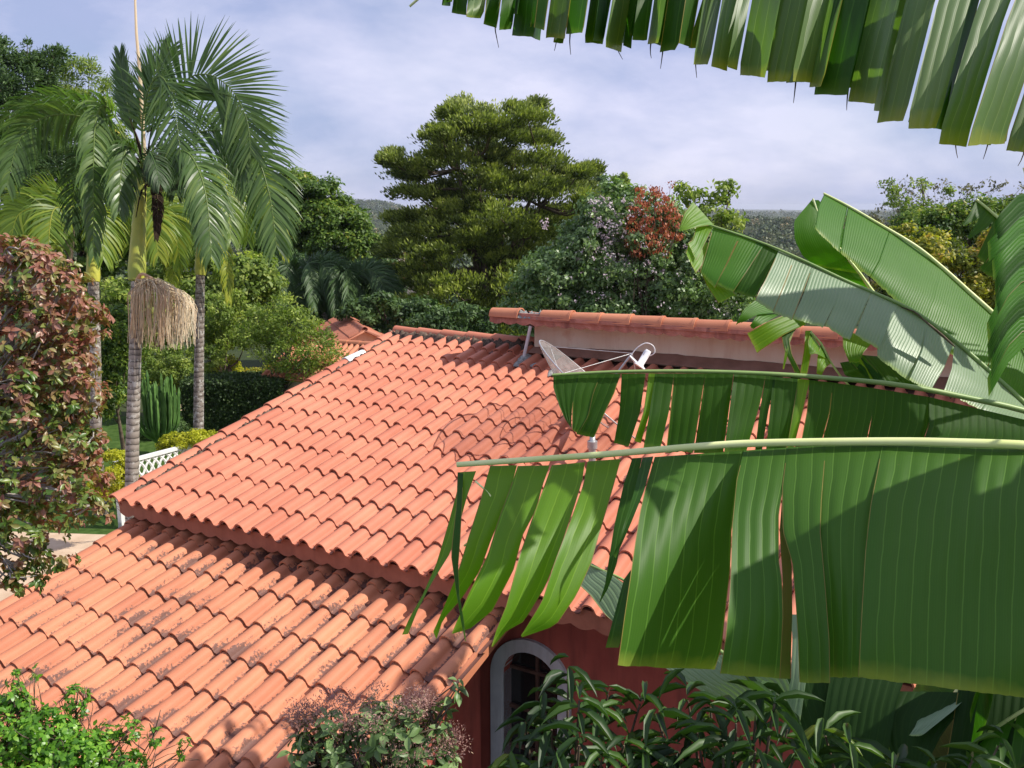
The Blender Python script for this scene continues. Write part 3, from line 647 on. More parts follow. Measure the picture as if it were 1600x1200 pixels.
G['palmd'] = foliage('shaded_palm_leaflets', [(.1, (0.030, 0.054, 0.018)), (.6, (0.058, 0.116, 0.036)), (1, (0.116, 0.186, 0.053))], .25)  # darker copy of the palm green, shade put into the colour
G['dead'] = foliage('dead_brown_frond', [(.1, (.03, .02, .015)), (1, (.10, .07, .045))], .1, .8, .1, tcol=(1, 1, 1))
G['straw'] = foliage('cream_flower_strands', [(.1, (.72, .50, .33)), (.5, (.92, .77, .55)), (1, (.95, .88, .70))], .5, .7, .2, tcol=(1, 1, 1))
G['far'] = foliage('far_wood', [(.1, (0.030, 0.054, 0.021)), (.5, (0.074, 0.109, 0.039)), (.85, (0.148, 0.155, 0.068)), (1, (0.330, 0.248, 0.150))], .1)
G['cactus'] = solid('cactus_green', (.05, .12, .025), (.11, .22, .05), 3, .6, .3)

def tree(name, label, cat, d, px_base, blobs, mat, nclump, per, cr, ls, trunk_r=.15, top=None, bark=M_BARK, nl=14, group=None, extra=None, base_z=None, bw=.03, **kw):
    bl = blobs_px(blobs, d); mb = MB(); P = crown(mb, bl, nclump, per, cr, ls, **kw)
    q = PX(px_base, 500, d); z = base_z if base_z is not None else float(hgt(q[0], q[1])); b = np.array([q[0], q[1], z-.05])
    root = tag(empty(name, b), label, cat, group); mb.build('crown', mat, root)
    tp = PX(*top, d) if top else max((c for c, r in bl), key=lambda c: c[2])
    tb = MB(); limbs(tb, b, tp, P, trunk_r, nl, wob=bw); tb.build('trunk', bark, root)
    if extra: extra(root, bl)
    return root, bl

# big cedar-like tree
def cedar():
    d = 38.; k = d/FPX
    base = PX(765, 560, d); base[2] = float(hgt(base[0], base[1]))-.1
    root = tag(empty('cedar_tree', base), 'tall spreading conifer with layered olive green sprays behind the roof ridge', 'tree')
    tops = [(742, 180), (812, 190), (868, 222), (900, 268), (700, 205)]
    # branch pads: px, py, half width, half height, depth offset
    pads = []
    outl = [(720, 178, 28, 12), (745, 195, 40, 14), (800, 190, 36, 14), (860, 212, 36, 16), (690, 215, 32, 14), (650, 262, 42, 14), (700, 250, 46, 18), (640, 275, 22, 8),
            (770, 230, 50, 22), (840, 245, 46, 20), (890, 270, 34, 14), (665, 300, 40, 16), (720, 290, 50, 20), (790, 285, 55, 22), (860, 300, 50, 22), (905, 300, 20, 12),
            (650, 345, 44, 18), (700, 335, 50, 20), (770, 335, 55, 24), (840, 345, 52, 24), (890, 345, 30, 18), (635, 385, 34, 14), (690, 385, 50, 22), (750, 390, 50, 24),
            (820, 395, 55, 24), (870, 400, 36, 20), (640, 430, 40, 16), (700, 430, 48, 22), (760, 440, 50, 24), (830, 445, 50, 24), (620, 470, 34, 20), (670, 475, 44, 22),
            (760, 270, 50, 26), (740, 360, 60, 26), (800, 300, 50, 24), (700, 320, 50, 22), (820, 365, 50, 24), (800, 420, 50, 24), (850, 280, 30, 16), (760, 225, 40, 20), (785, 180, 30, 12), (770, 196, 34, 14), (680, 400, 40, 22), (610, 252, 14, 6), (625, 345, 16, 8), (600, 400, 18, 10), (915, 262, 16, 7), (912, 330, 20, 9), (700, 172, 12, 6), (830, 176, 14, 6), (780, 410, 50, 24), (720, 450, 50, 26), (730, 485, 50, 24), (800, 490, 50, 22), (600, 505, 26, 18), (650, 515, 40, 18), (700, 525, 44, 18), (770, 520, 44, 18)]
    mb = MB(); P = []
    for (x, y, rx, ry) in outl:
        for rep in range(3):
            if rep == 2 and rng.random() < .2: continue
            dz = rng.normal(0, 1.9); pads.append(PX(x+rng.normal(0, 12), y+rng.normal(0, 8), d+dz)); c = pads[-1]
            nsub = 19
            for s in range(nsub):
                t = rdir(1)[0]*(rng.random()**.5); cc_ = c+t*np.array([rx*k*1.0, rx*k*.9, ry*k*.75]); cc_[2] += -.12*(t[0]**2)*rx*k
                n = 58; g = rdir(n)*(rng.random((n, 1))**.5); r_ = .40*(.6+.8*rng.random())
                pos = cc_+g*np.array([r_, r_, r_*.55]); outd = unit(pos-(PX(765, 380, d)*[1, 1, 0]+pos*[0, 0, 1])+[0, 0, .001])
                D = unit(outd*.5+np.array([0, 0, .75])+g*.5+rng.normal(0, .3, (n, 3))); nm = unit(g*.7+[0, 0, .55]+rng.normal(0, .4, (n, 3)))
                leaves(mb, pos, D, nm, .17*(.7+.7*rng.random(n)), .065, TQ, (.42+.22*g[:, 2]+rng.normal(0, .13)+rng.normal(0, .1, n)).clip(0, 1))  # tops of clumps coloured lighter, as if lit from above
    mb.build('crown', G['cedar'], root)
    tb = MB(); trunks = []
    for (tx, ty) in tops:
        tr = spline([base, PX(762+(tx-762)*.15, 470, d), PX(765+(tx-765)*.55, 330, d+rng.normal(0, .5)), PX(tx, ty, d)], 14); tube(tb, tr, np.linspace(.24, .025, 14), 7); trunks.append(tr)
    for c in pads:
        best = None
        for tr in trunks:
            for p in tr:
                if p[2] < c[2]+.1:
                    dd = np.linalg.norm(p-c)
                    if best is None or dd < best[0]: best = (dd, p)
        if best: q = spline([best[1], best[1]*.4+c*.6-ZZ*.12*best[0], c], 6); tube(tb, q, np.linspace(.07, .012, 6), 5, cap=False)
    tb.build('trunk', M_BARK, root)
cedar()

tree('spreading_tree', 'broad dark green tree with rounded dense crown between palm and conifer', 'tree', 48, 500,
     [(480, 330, 65, 55), (455, 300, 35, 30), (520, 370, 65, 55), (440, 380, 50, 70), (560, 400, 36, 36), (500, 430, 70, 40), (545, 350, 26, 26)], G['round'], 420, 190, .62, .20, trunk_r=.35, flat=.55, up=.6, shell=.62, top=(500, 350))
tree('spreading_tree', 'dark shaded tree mass low behind the dark palms', 'tree', 46, 560, [(470, 450, 70, 50), (560, 460, 50, 50), (600, 440, 30, 40), (430, 470, 40, 40)], G['dark'], 160, 170, .6, .2, flat=.6, base_z=-3.)
# flowering tree with extra blossom part
def blossoms(root, bl):
    mb = MB(); crown(mb, blobs_px([(965, 345, 46, 32), (940, 330, 24, 24), (980, 370, 40, 20), (860, 350, 12, 10), (905, 400, 10, 8), (930, 395, 30, 30), (1000, 420, 40, 24)], 23.6), 120, 14, .13, .055, .8, T=TQ, shell=.8, outw=1.0)
    crown(mb, blobs_px([(1010, 420, 90, 50), (960, 480, 110, 20), (1120, 480, 40, 20), (900, 430, 60, 50)], 23.6), 160, 4, .1, .05, .8, shell=.9)
    mb.build('blossoms', G['flower'], root)
tree('flowering_tree', 'bushy blue green tree dotted with pale pink blossom behind the raised roof', 'tree', 24.5, 990,
     [(960, 400, 95, 75), (880, 440, 75, 60), (1060, 430, 95, 70), (960, 340, 50, 50), (1120, 470, 60, 35), (850, 480, 60, 40), (1020, 360, 60, 50), (940, 500, 110, 40), (1100, 400, 40, 40)],
     G['blue'], 620, 120, .30, .10, asp=.6, trunk_r=.14, shell=.6, nl=26, extra=blossoms, T=TQ2)
tree('copper_tree', 'coppery red brown tree top poking above the pink blossom', 'tree', 23.4, 1010,
     [(1022, 335, 32, 38), (1003, 306, 9, 22), (1026, 296, 8, 20), (1047, 306, 6, 26), (995, 345, 22, 26), (1050, 350, 20, 30), (1015, 380, 40, 22)], G['copper'], 190, 15, .12, .085, asp=.45, shell=.4, dirmode='v', dirv=(0, 0, -1), trunk_r=.08, nl=22, base_z=-1.)
tree('leafy_sapling', 'loose bright green tree top right of the copper crown', 'tree', 27, 1100,
     [(1090, 310, 26, 12), (1128, 300, 20, 12), (1110, 335, 34, 20), (1145, 350, 22, 14), (1070, 300, 14, 12), (1100, 370, 40, 24), (1140, 290, 8, 6)], G['light'], 90, 34, .22, .12, asp=.6, T=TQ2, shell=.6, trunk_r=.07, nl=30, base_z=-1.)
tree('eucalyptus_tree', 'small rounded blue green tree top left of the pink blossom', 'tree', 90, 940, [(939, 286, 13, 14), (944, 305, 20, 14)], G['blue'], 26, 120, .5, .3, group='pair of rounded tree tops on the skyline', trunk_r=.15, base_z=-6)
tree('eucalyptus_tree', 'slightly lighter rounded tree top next to the pink blossom', 'tree', 90, 968, [(968, 284, 13, 15), (972, 308, 22, 16)], G['light'], 26, 120, .5, .3, group='pair of rounded tree tops on the skyline', trunk_r=.15, base_z=-6)
# upper left trees
tree('bamboo_clump', 'dark feathery tree at the top left corner above the palms', 'tree', 34, 0,
     [(20, 130, 60, 40), (60, 120, 22, 26), (85, 90, 12, 20), (40, 90, 16, 18), (-20, 110, 40, 60), (30, 200, 80, 50), (5, 84, 8, 24), (84, 80, 6, 14), (78, 96, 10, 16), (48, 84, 7, 16), (30, 96, 10, 14)], G['dark'], 360, 90, .34, .16, asp=.3, dirmode='out', dirv=(.3, 0, .6), shell=.5, trunk_r=.2)
tree('bamboo_clump', 'pale yellowish bamboo tops beside the dark feathery tree', 'bamboo', 36, 120,
     [(95, 130, 18, 26), (118, 120, 10, 26), (140, 112, 12, 18), (110, 160, 34, 26), (150, 160, 20, 20), (165, 140, 12, 12)], G['light'], 130, 60, .3, .16, asp=.25, dirmode='out', dirv=(.2, 0, .5), trunk_r=.06, nl=20)
tree('spruce_tree', 'bluish green spiky conifer showing between the drooping palm fronds', 'tree', 30, 80,
     [(90, 280, 46, 34), (60, 250, 30, 30), (70, 300, 50, 20), (120, 240, 30, 40)], G['dark'], 120, 120, .35, .22, asp=.14, dirmode='out', dirv=(0, -.3, .5), shell=.8, T=TQ)
tree('broadleaf_tree', 'yellow green tree filling the gap behind the left palms', 'tree', 33, 60, [(30, 240, 60, 50), (20, 330, 80, 60), (110, 380, 90, 60), (200, 330, 70, 60), (160, 230, 40, 40)], G['round'], 260, 140, .5, .19, flat=.6)
tree('broadleaf_tree', 'light green tree behind the second palm trunk', 'tree', 30, 380, [(390, 440, 50, 40), (350, 470, 50, 50), (300, 430, 50, 50), (240, 480, 60, 60), (180, 500, 50, 60), (380, 510, 40, 30)], G['light'], 300, 130, .40, .14, flat=.6, T=TQ2)
tree('yellow_shrub', 'yellow green bush right of the speckled palm trunk', 'bush', 27, 330, [(345, 490, 28, 26), (330, 530, 26, 24), (325, 560, 22, 22), (360, 470, 18, 18)], G['light'], 110, 90, .2, .085, shell=.6, trunk_r=.05)
tree('feathery_shrub', 'airy light green shrub with bare twigs by the small tiled roof', 'shrub', 26, 440,
     [(420, 500, 40, 24), (460, 510, 40, 26), (500, 545, 34, 26), (440, 550, 40, 26), (395, 520, 26, 16), (475, 575, 24, 20), (450, 480, 26, 14)], G['light'], 240, 46, .26, .10, asp=.4, shell=.4, trunk_r=.07, nl=50, bw=.1, bark=M_BARKG, dirmode='out', dirv=(0, 0, .3))
tree('dark_shrub', 'dark olive shrub in front of the conifer foot', 'shrub', 31, 660, [(600, 490, 40, 30), (660, 500, 50, 30), (560, 500, 30, 30), (730, 505, 50, 26), (640, 530, 60, 26)], G['dark'], 200, 100, .32, .14, shell=.5)
tree('broadleaf_tree', 'deep green background tree low between conifer and flowering tree', 'tree', 44, 880, [(820, 440, 70, 60), (900, 420, 50, 60), (780, 480, 60, 40)], G['dark'], 150, 130, .55, .2, base_z=-3)
# right background
tree('sparse_tree', 'thin branched tree with few leaves against the sky at right', 'tree', 40, 1440,
     [(1400, 285, 18, 10), (1440, 282, 12, 14), (1410, 300, 34, 12), (1490, 300, 30, 10), (1395, 325, 30, 10), (1470, 290, 14, 8), (1540, 290, 30, 14), (1580, 300, 26, 16), (1450, 320, 40, 14)], G['olive'], 70, 14, .3, .15, asp=.5, shell=.5, trunk_r=.1, nl=60, bark=M_BARKG, bw=.12)
tree('sparse_tree', 'green leafed twiggy tree top standing left of the bare one', 'tree', 39, 1420,
     [(1392, 290, 16, 12), (1440, 285, 12, 14), (1420, 315, 34, 14), (1485, 298, 16, 6), (1430, 340, 40, 14)], G['light'], 50, 40, .24, .13, shell=.5, trunk_r=.08, nl=30, bw=.1)
tree('broadleaf_tree', 'rounded dark green tree at right behind the orange tinged bush', 'tree', 37, 1480, [(1450, 355, 50, 32), (1520, 350, 55, 36), (1590, 350, 50, 40), (1420, 375, 40, 24)], G['round'], 210, 150, .42, .15)
tree('orange_tinged_bush', 'yellow green bush with orange tips behind the banana leaves', 'bush', 20, 1470,
     [(1400, 385, 40, 32), (1450, 410, 50, 46), (1510, 450, 50, 60), (1470, 500, 60, 70), (1560, 440, 50, 80), (1420, 470, 50, 50)], G['orangebush'], 330, 110, .22, .085, shell=.65, T=TQ2)
tree('blossom_tree', 'far tree speckled with pinkish leaves above the banana leaf edge', 'tree', 60, 1350, [(1340, 352, 30, 12), (1385, 350, 26, 14), (1330, 370, 40, 16), (1380, 380, 50, 20), (1350, 400, 60, 20)], G['olive'], 60, 70, .6, .22, base_z=-5)

# second part of the middle distance: bushes low at left
tree('yellow_shrub', 'low golden shrub at the foot of the speckled palm', 'bush', 19.6, 295, [(280, 688, 26, 12), (315, 684, 22, 12), (270, 696, 20, 10)], G['yellow'], 90, 110, .10, .05, shell=.7, trunk_r=.02, base_z=.02)
tree('yellow_shrub', 'golden shrub between the ringed palm trunk and the maroon bush', 'bush', 17, 180, [(180, 730, 26, 24), (165, 755, 24, 22), (190, 745, 16, 20)], G['yellow'], 90, 110, .11, .05, shell=.7, trunk_r=.02, base_z=.02)
tree('small_tree', 'small dark trunked garden tree behind the maroon bush', 'tree', 22, 178, [(175, 560, 26, 50), (165, 620, 24, 30), (195, 520, 30, 40)], G['round'], 130, 110, .22, .09, trunk_r=.07, base_z=.02, top=(177, 600))
def small_bush(px, py, d, rx, ry, mat, label, cat='bush'):
    tree('garden_bush', label, cat, d, px, [(px, py, rx, ry), (px-rx*.5, py+ry*.3, rx*.6, ry*.7), (px+rx*.5, py+ry*.2, rx*.6, ry*.8)], G[mat], 80, 100, .14, .06, trunk_r=.02, base_z=.02)
small_bush(250, 668, 25.5, 40, 20, 'dark', 'dark low bush behind the cactus stems')
small_bush(350, 575, 31, 26, 22, 'yellow', 'yellow green bush above the clipped hedge')
for q_ in ((250, 570, 29, 60, 34, 'light', 'light green bushes behind the tall cactus'), (190, 585, 27, 34, 34, 'round', 'mid green bush between the left palm trunk and the ringed one'), (420, 590, 33, 60, 16, 'orangebush', 'olive bushes along the far side of the hedge')):
    tree('garden_bush', q_[6], 'bush', q_[2], q_[0], [(q_[0], q_[1], q_[3], q_[4]), (q_[0]-q_[3]*.5, q_[1]+q_[4]*.5, q_[3]*.7, q_[4]*.6), (q_[0]+q_[3]*.5, q_[1]+q_[4]*.5, q_[3]*.7, q_[4]*.6)], G[q_[5]], 150, 110, .2, .08, trunk_r=.03)
# hedge
hb = MB(); hp = PX(375, 640, 26.6)
n = 30000; q = rng.random((n, 3)); f = rng.integers(0, 3, n)
hx, hy, hz = 1.45, 1.5, 1.52
p = np.stack([(q[:, 0]-.5)*2*hx, (q[:, 1]-.5)*hy, q[:, 2]*hz], 1)
p[f == 0, 1] = -hy/2+rng.normal(0, .03, (f == 0).sum()); p[f == 1, 2] = hz+rng.normal(0, .04, (f == 1).sum()); 
bx = np.array([hp[0], hp[1], 0.0]); p = p+bx
leaves(hb, p, rdir(n), unit(rng.normal(0, .5, (n, 3))+np.array([0, -.3, .5])), .09, .055, TQ, rng.random(n)*.7+.15)
hedge = tag(empty('hedge', bx), 'dark clipped hedge right of the speckled palm trunk', 'hedge'); hb.build('foliage', G['hedge'], hedge)
hb = MB(); hb.add(cbox(bx[0]-hx+.08, bx[0]+hx-.08, bx[1]-hy/2+.08, bx[1]+hy/2-.08, 0, hz-.08), BOXF); hb.build('twig_core', M_BARK, hedge, False)
# candelabra cactus
cb = PG(250, 712, 0); cac = tag(empty('candelabra_cactus', cb), 'tall many armed green candelabra cactus between two palm trunks', 'cactus')
dC = PROJ(cb)[2]; kC = dC/FPX
mb = MB(); tube(mb, [cb, cb+ZZ*.5], [.09, .08], 8); mb.build('trunk', M_BARK, cac)
for i in range(46):
    a = rng.random()*2*PI; rr_ = .12+.62*rng.random()**.6; top = cb+np.array([math.cos(a)*rr_*1.05, math.sin(a)*rr_*.8, (1.75+.6*rng.random())*(1-.25*(rr_/.74)**2)*1.02])
    mid = cb+np.array([math.cos(a)*rr_*.85, math.sin(a)*rr_*.7, .75+.2*rng.random()])
    pts = spline([cb+ZZ*.35, mid, top], 14); mb = MB(); rad = .042*(1+.18*np.sin(np.arange(14)*2.2)); rad[-1] *= .3; rad[0] = .02; tube(mb, pts, rad, 4)
    mb.build('cactus_arm', G['cactus'], cac, False)
# white lattice fence
fa = PG(215, 766, 0); fa = np.array([fa[0], fa[1], 0]); 
A3 = PX(216, 722, 18.5); B3 = PX(330, 684, 20.0); 
fence = tag(empty('lattice_fence', (A3[0], A3[1], 0)), 'low white lattice fence between palm trunk and roof edge', 'fence')
dv = B3-A3; dv[2] = 0; ln = np.linalg.norm(dv); dv /= ln; zt = (A3[2]+B3[2])/2; A4 = np.array([A3[0], A3[1], 0])-dv*.5; ln += 1.2; nrm_f = np.array([-dv[1], dv[0], 0])
mb = MB(); mb.add(boxv(A4+ZZ*(zt-.03), dv*ln, nrm_f*.09, ZZ*.07), BOXF); mb.build('top_rail', M_WHITE, fence, False)
mb = MB(); mb.add(boxv(A4+ZZ*.0, dv*ln, nrm_f*.1, ZZ*.15), BOXF); mb.build('bottom_rail', M_WHITE, fence, False)
st = .17
for i in range(int(ln/st)):
    for j, (z0, z1) in enumerate(((.15, zt*.34), (zt*.34, zt*.66), (zt*.66, zt-.03))):
        mb = MB()
        for sgn in (0, 1):
            pts = [A4+dv*(i+.5+.46*(1 if (k % 2 == sgn) else -1)*(1 if k else 1))*st+ZZ*(z0+(z1-z0)*k/2)+nrm_f*.045 for k in range(3)]
            tube(mb, spline(pts, 7), .017, 4, flat=1.6)
        mb.build('lattice_piece', M_WHITE, fence, False)
for s in np.arange(0, ln, 1.7):
    mb = MB(); p = A4+dv*s-nrm_f*.02; mb.add(boxv(p, dv*.12, nrm_f*.13, ZZ*(zt+.06)), BOXF); mb.build('fence_post', M_WHITE, fence, False)

# ------------------------------------------------------------ small houses beyond
def far_house(label, c, wx, wy, wh, rise, yaw, wallm, roofm, wins=True, name='small_house', ribs=.25):
    ca, sa = math.cos(yaw), math.sin(yaw); X_ = np.array([ca, sa, 0]); Y_ = np.array([-sa, ca, 0]); c = np.asarray(c, float)
    root = tag(empty(name, c), label, 'house'); z0 = 0
    o = c-X_*wx/2-Y_*wy/2; mb = MB(); mb.add(boxv(o, X_*wx, Y_*wy, ZZ*wh), BOXF[[0, 1, 2, 3, 4]])
    g = [o+ZZ*wh, o+X_*wx+ZZ*wh, o+X_*wx/2+ZZ*(wh+rise)]; mb.add(g, [[0, 1, 2]]); mb.add([p+Y_*wy for p in g], [[1, 0, 2]]); mb.build('wall', wallm, root, False)
    rb = MB(); ov = .3
    for s in (-1, 1):
        e = c+X_*s*(wx/2+ov)+ZZ*(wh-ov*rise/(wx/2)); rg = c+ZZ*(wh+rise+.02); sl = rg-e; L0 = np.linalg.norm(sl); sl = sl/L0; n_ = unit(np.cross(Y_, sl)*-s); n_ = n_ if n_[2] > 0 else -n_
        rb.add(boxv(e-Y_*(wy/2+ov)-n_*.05, Y_*(wy+2*ov), sl*L0, n_*.05), BOXF)
        k = int((wy+2*ov)/ribs)
        rows = max(2, int(L0/.5))
        for i in range(k):
            for r in range(rows):
                a = e-Y_*(wy/2+ov)+Y_*(i+.5)*ribs+sl*L0*r/rows; barrel(rb, a+n_*.02, a+sl*(L0/rows)+n_*.0, n_, ribs*.4, th=.02, segs=5, var=rng.random())
    rf = rb.build('roof', roofm, root)
    for i in range(int((wy+2*ov)/.45)):
        rc = MB(); a = c-Y_*(wy/2+ov)+Y_*i*.45+ZZ*(wh+rise+.03); barrel(rc, a, a+Y_*.47, ZZ, .11, segs=6); rc.build('ridge_cap', roofm, rf)
    if wins:
        for s in (-.25, .25):
            fr = MB(); p = o+X_*wx*(.5+s)-Y_*.03+ZZ*wh*.42; fr.add(boxv(p-X_*.5, X_*1.0, Y_*.06, ZZ*.95), BOXF); w_ = fr.build('window', M_WHITE, root, False)
            pa = MB(); pa.add(boxv(p-X_*.43-Y_*.012+ZZ*.07, X_*.86, Y_*.01, ZZ*.81), BOXF); pa.build('pane', M_GLASS, w_, False)
    return root
c = PX(548, 600, 30); far_house('beige gabled outbuilding peeping over the left roof edge', (c[0]-.1, c[1]+1.2, CAMH-(556-322)/FPX*30-1.0), 2.3, 4.0, 1.55, .55, .35, M_CREAM, M_TILE_D, False, 'outbuilding', .2)
c = PX(480, 600, 27); far_house('low tiled roof half hidden by the airy shrub', (c[0]+.75, c[1]+.6, -.3), 3.0, 2.2, 2.0, .7, 1.15, M_CREAM, M_TILE_L, False, 'outbuilding', .2)
c = PX(590, 400, 120); far_house('distant cream house with windows seen in the tree gap', (c[0], c[1], c[2]-2.2), 6.5, 6, 2.6, 1.2, .3, M_CREAM, M_TILE_D, True, 'distant_house', .5)
c = PX(635, 425, 100); far_house('distant house with red roof low in the tree gap', (c[0], c[1], c[2]-3.0), 8.5, 6, 2.2, 1.6, 1.3, M_CREAM, M_TILE_D, True, 'distant_house', .5)
c = PX(658, 362, 150); mb = MB(); V = []
for j in range(7):
    for i in range(16): t = 2*PI*i/16; q_ = j/6*PI/2; V.append((c[0]+1.5*math.cos(t)*math.cos(q_)*1.0, c[1]+1.5*math.sin(t)*math.cos(q_), c[2]-.4+1.3*math.sin(q_)))
mb.add(V, [[j*16+i, j*16+(i+1) % 16, (j+1)*16+(i+1) % 16, (j+1)*16+i] for j in range(6) for i in range(16)])
tube(mb, [np.array(c)-ZZ*.4, np.array(c)-ZZ*2.2], 1.45, 16); tube(mb, [np.array(c)-ZZ*2.2, np.array([c[0], c[1], -16])], .5, 8)
tag(mb.build('water_tank', M_WHITE), 'small white domed water tank seen through the conifer branches', 'water tank')

# far woods as masses
def wood(name, label, n, rmin, rmax, amin, amax, size, per, minh=-99, seed=1):
    mb = MB(); r = np.sqrt(rng.random(n)*(rmax**2-rmin**2)+rmin**2); a = np.radians(rng.random(n)*(amax-amin)+amin); x = r*np.sin(a); y = r*np.cos(a); z = hgt(x, y)
    s = size*(.6+.8*rng.random(n)); idx = np.repeat(np.arange(n), per); N_ = len(idx); g = rdir(N_); g[:, 2] = np.abs(g[:, 2])*1.1-.2
    pos = np.stack([x, y, z+s*.75], 1)[idx]+g*s[idx][:, None]*.62*(.7+.4*rng.random((N_, 1)))
    tint = rng.normal(0, .22, n)
    leaves(mb, pos, rdir(N_), unit(g+rng.normal(0, .35, (N_, 3))), s[idx]*.26, s[idx]*.22, TQ2, (.45+tint[idx]+rng.normal(0, .1, N_)).clip(0, 1))
    return tag(mb.build(name, G['far']), label, kind='stuff')
wood('far_wood', 'dense woodland over the far ridge and valley', 3600, 330, 900, -32, 32, 5, 48)
wood('far_wood', 'hazy woodland on the farthest plain', 4200, 900, 3200, -34, 34, 8, 12)
wood('valley_wood', 'tree tops filling the valley beyond the garden', 700, 95, 330, -34, 34, 3.6, 120)
wood('mesa_wood', 'wooded slopes of the distant flat topped hill', 2600, 1250, 2100, -14, -2, 9, 20)

# ------------------------------------------------------------ palms
def frond(mb, px, d, L0, n=56, face=1.0, droop=.35, fwd=.55, wid=.028, var=.5, rr_=.018, t0=.12, asym=(1, 1), vs=.14, d1=None, droop0=0.0):
    n = int(n*1.4); wid = wid*1.15
    m = len(px); dd = np.linspace(d, d if d1 is None else d1, m)
    pts = spline([PX(x, y, z) for (x, y), z in zip(px, dd)], 40)
    tube(mb, pts, np.linspace(rr_, rr_*.2, 40), 5, var=.85, cap=False)
    tn = unit(np.gradient(pts, axis=0))
    V = []; F = []; W = []
    for side in (-1, 1):
        t = np.linspace(t0, .995, n)+rng.normal(0, .004, n); t = t.clip(0, 1); i = (t*39).astype(int); fr = (t*39-i)[:, None]; i2 = np.minimum(i+1, 39)
        p = pts[i]*(1-fr)+pts[i2]*fr; T = unit(tn[i]*(1-fr)+tn[i2]*fr)
        S = unit(np.cross(T, F_)); S = unit(S*side*face+F_*side*(1-face)*1.0+rng.normal(0, .06, (n, 3)))
        D = unit(S+T*(fwd+1.1*t[:, None]**3)-ZZ*droop0+rng.normal(0, .05, (n, 3)))
        Ln = L0*(np.sin(PI*(t*.80+.14)))**.55*(.88+.2*rng.random(n))*(asym[0] if side < 0 else asym[1])
        sg = 4; ww = np.array([.45, 1, .95, .6, .05])*wid
        wd = unit(np.cross(D, unit(np.cross(D, T)+1e-6))); wd = unit(wd+rng.normal(0, .25, (n, 3)))
        va = (var+rng.normal(0, vs, n)).clip(0, 1)
        dr = droop*(.7+.6*rng.random(n))[:, None]
        P = []
        q = p.copy(); dir_ = D.copy()
        for k in range(sg+1):
            P.append(q-wd*ww[k]/2); P.append(q+wd*ww[k]/2)
            dir_ = unit(dir_-ZZ*dr*.55*(k+.3)/sg*1.6); q = q+dir_*(Ln/sg)[:, None]
        P = np.stack(P, 1).reshape(-1, 3); b = (np.arange(n)*(2*sg+2))[:, None, None]
        f = np.array([[2*k, 2*k+1, 2*k+3, 2*k+2] for k in range(sg)])[None]+b
        mb.add(P, f.reshape(-1, 4), np.repeat(va, sg))
def palm(label, d, trunk_px, r0, r1, mat, fronds, shaft=None, group='royal palms beside the lawn', name='palm_tree', shaft_r=(.12, .075)):
    pts = spline([PX(x, y, d) for x, y in trunk_px], 24); b = pts[0].copy(); b2 = PG(*PROJ(np.array([b[0], b[1], 0]))[:2], 0); base = np.array([b[0], b[1], 0])
    root = tag(empty(name, base), label, 'palm tree', group)
    mb = MB(); allp = np.vstack([np.linspace(base, b, 8, endpoint=False), pts]); k = np.linspace(0, 1, len(allp))
    tube(mb, allp, r0*(1-k)+r1*k+.03*np.exp(-k*14), 18); mb.build('trunk', mat, root)
    if shaft:
        mb = MB(); sp_ = spline([PX(x, y, d) for x, y in shaft], 12); a, b_ = shaft_r; tube(mb, sp_, np.concatenate([[a*.92], np.linspace(a*1.06, b_, 11)]), 18); mb.build('crownshaft', M_SHAFT, root)
    for f in fronds:
        mb = MB(); f = dict(f); mt = G[f.pop('mat', 'palm')]; nm = f.pop('name', 'frond'); frond(mb, **f); mb.build(nm, mt, root)
    return root
DM = 14.0
c0 = (222, 262)
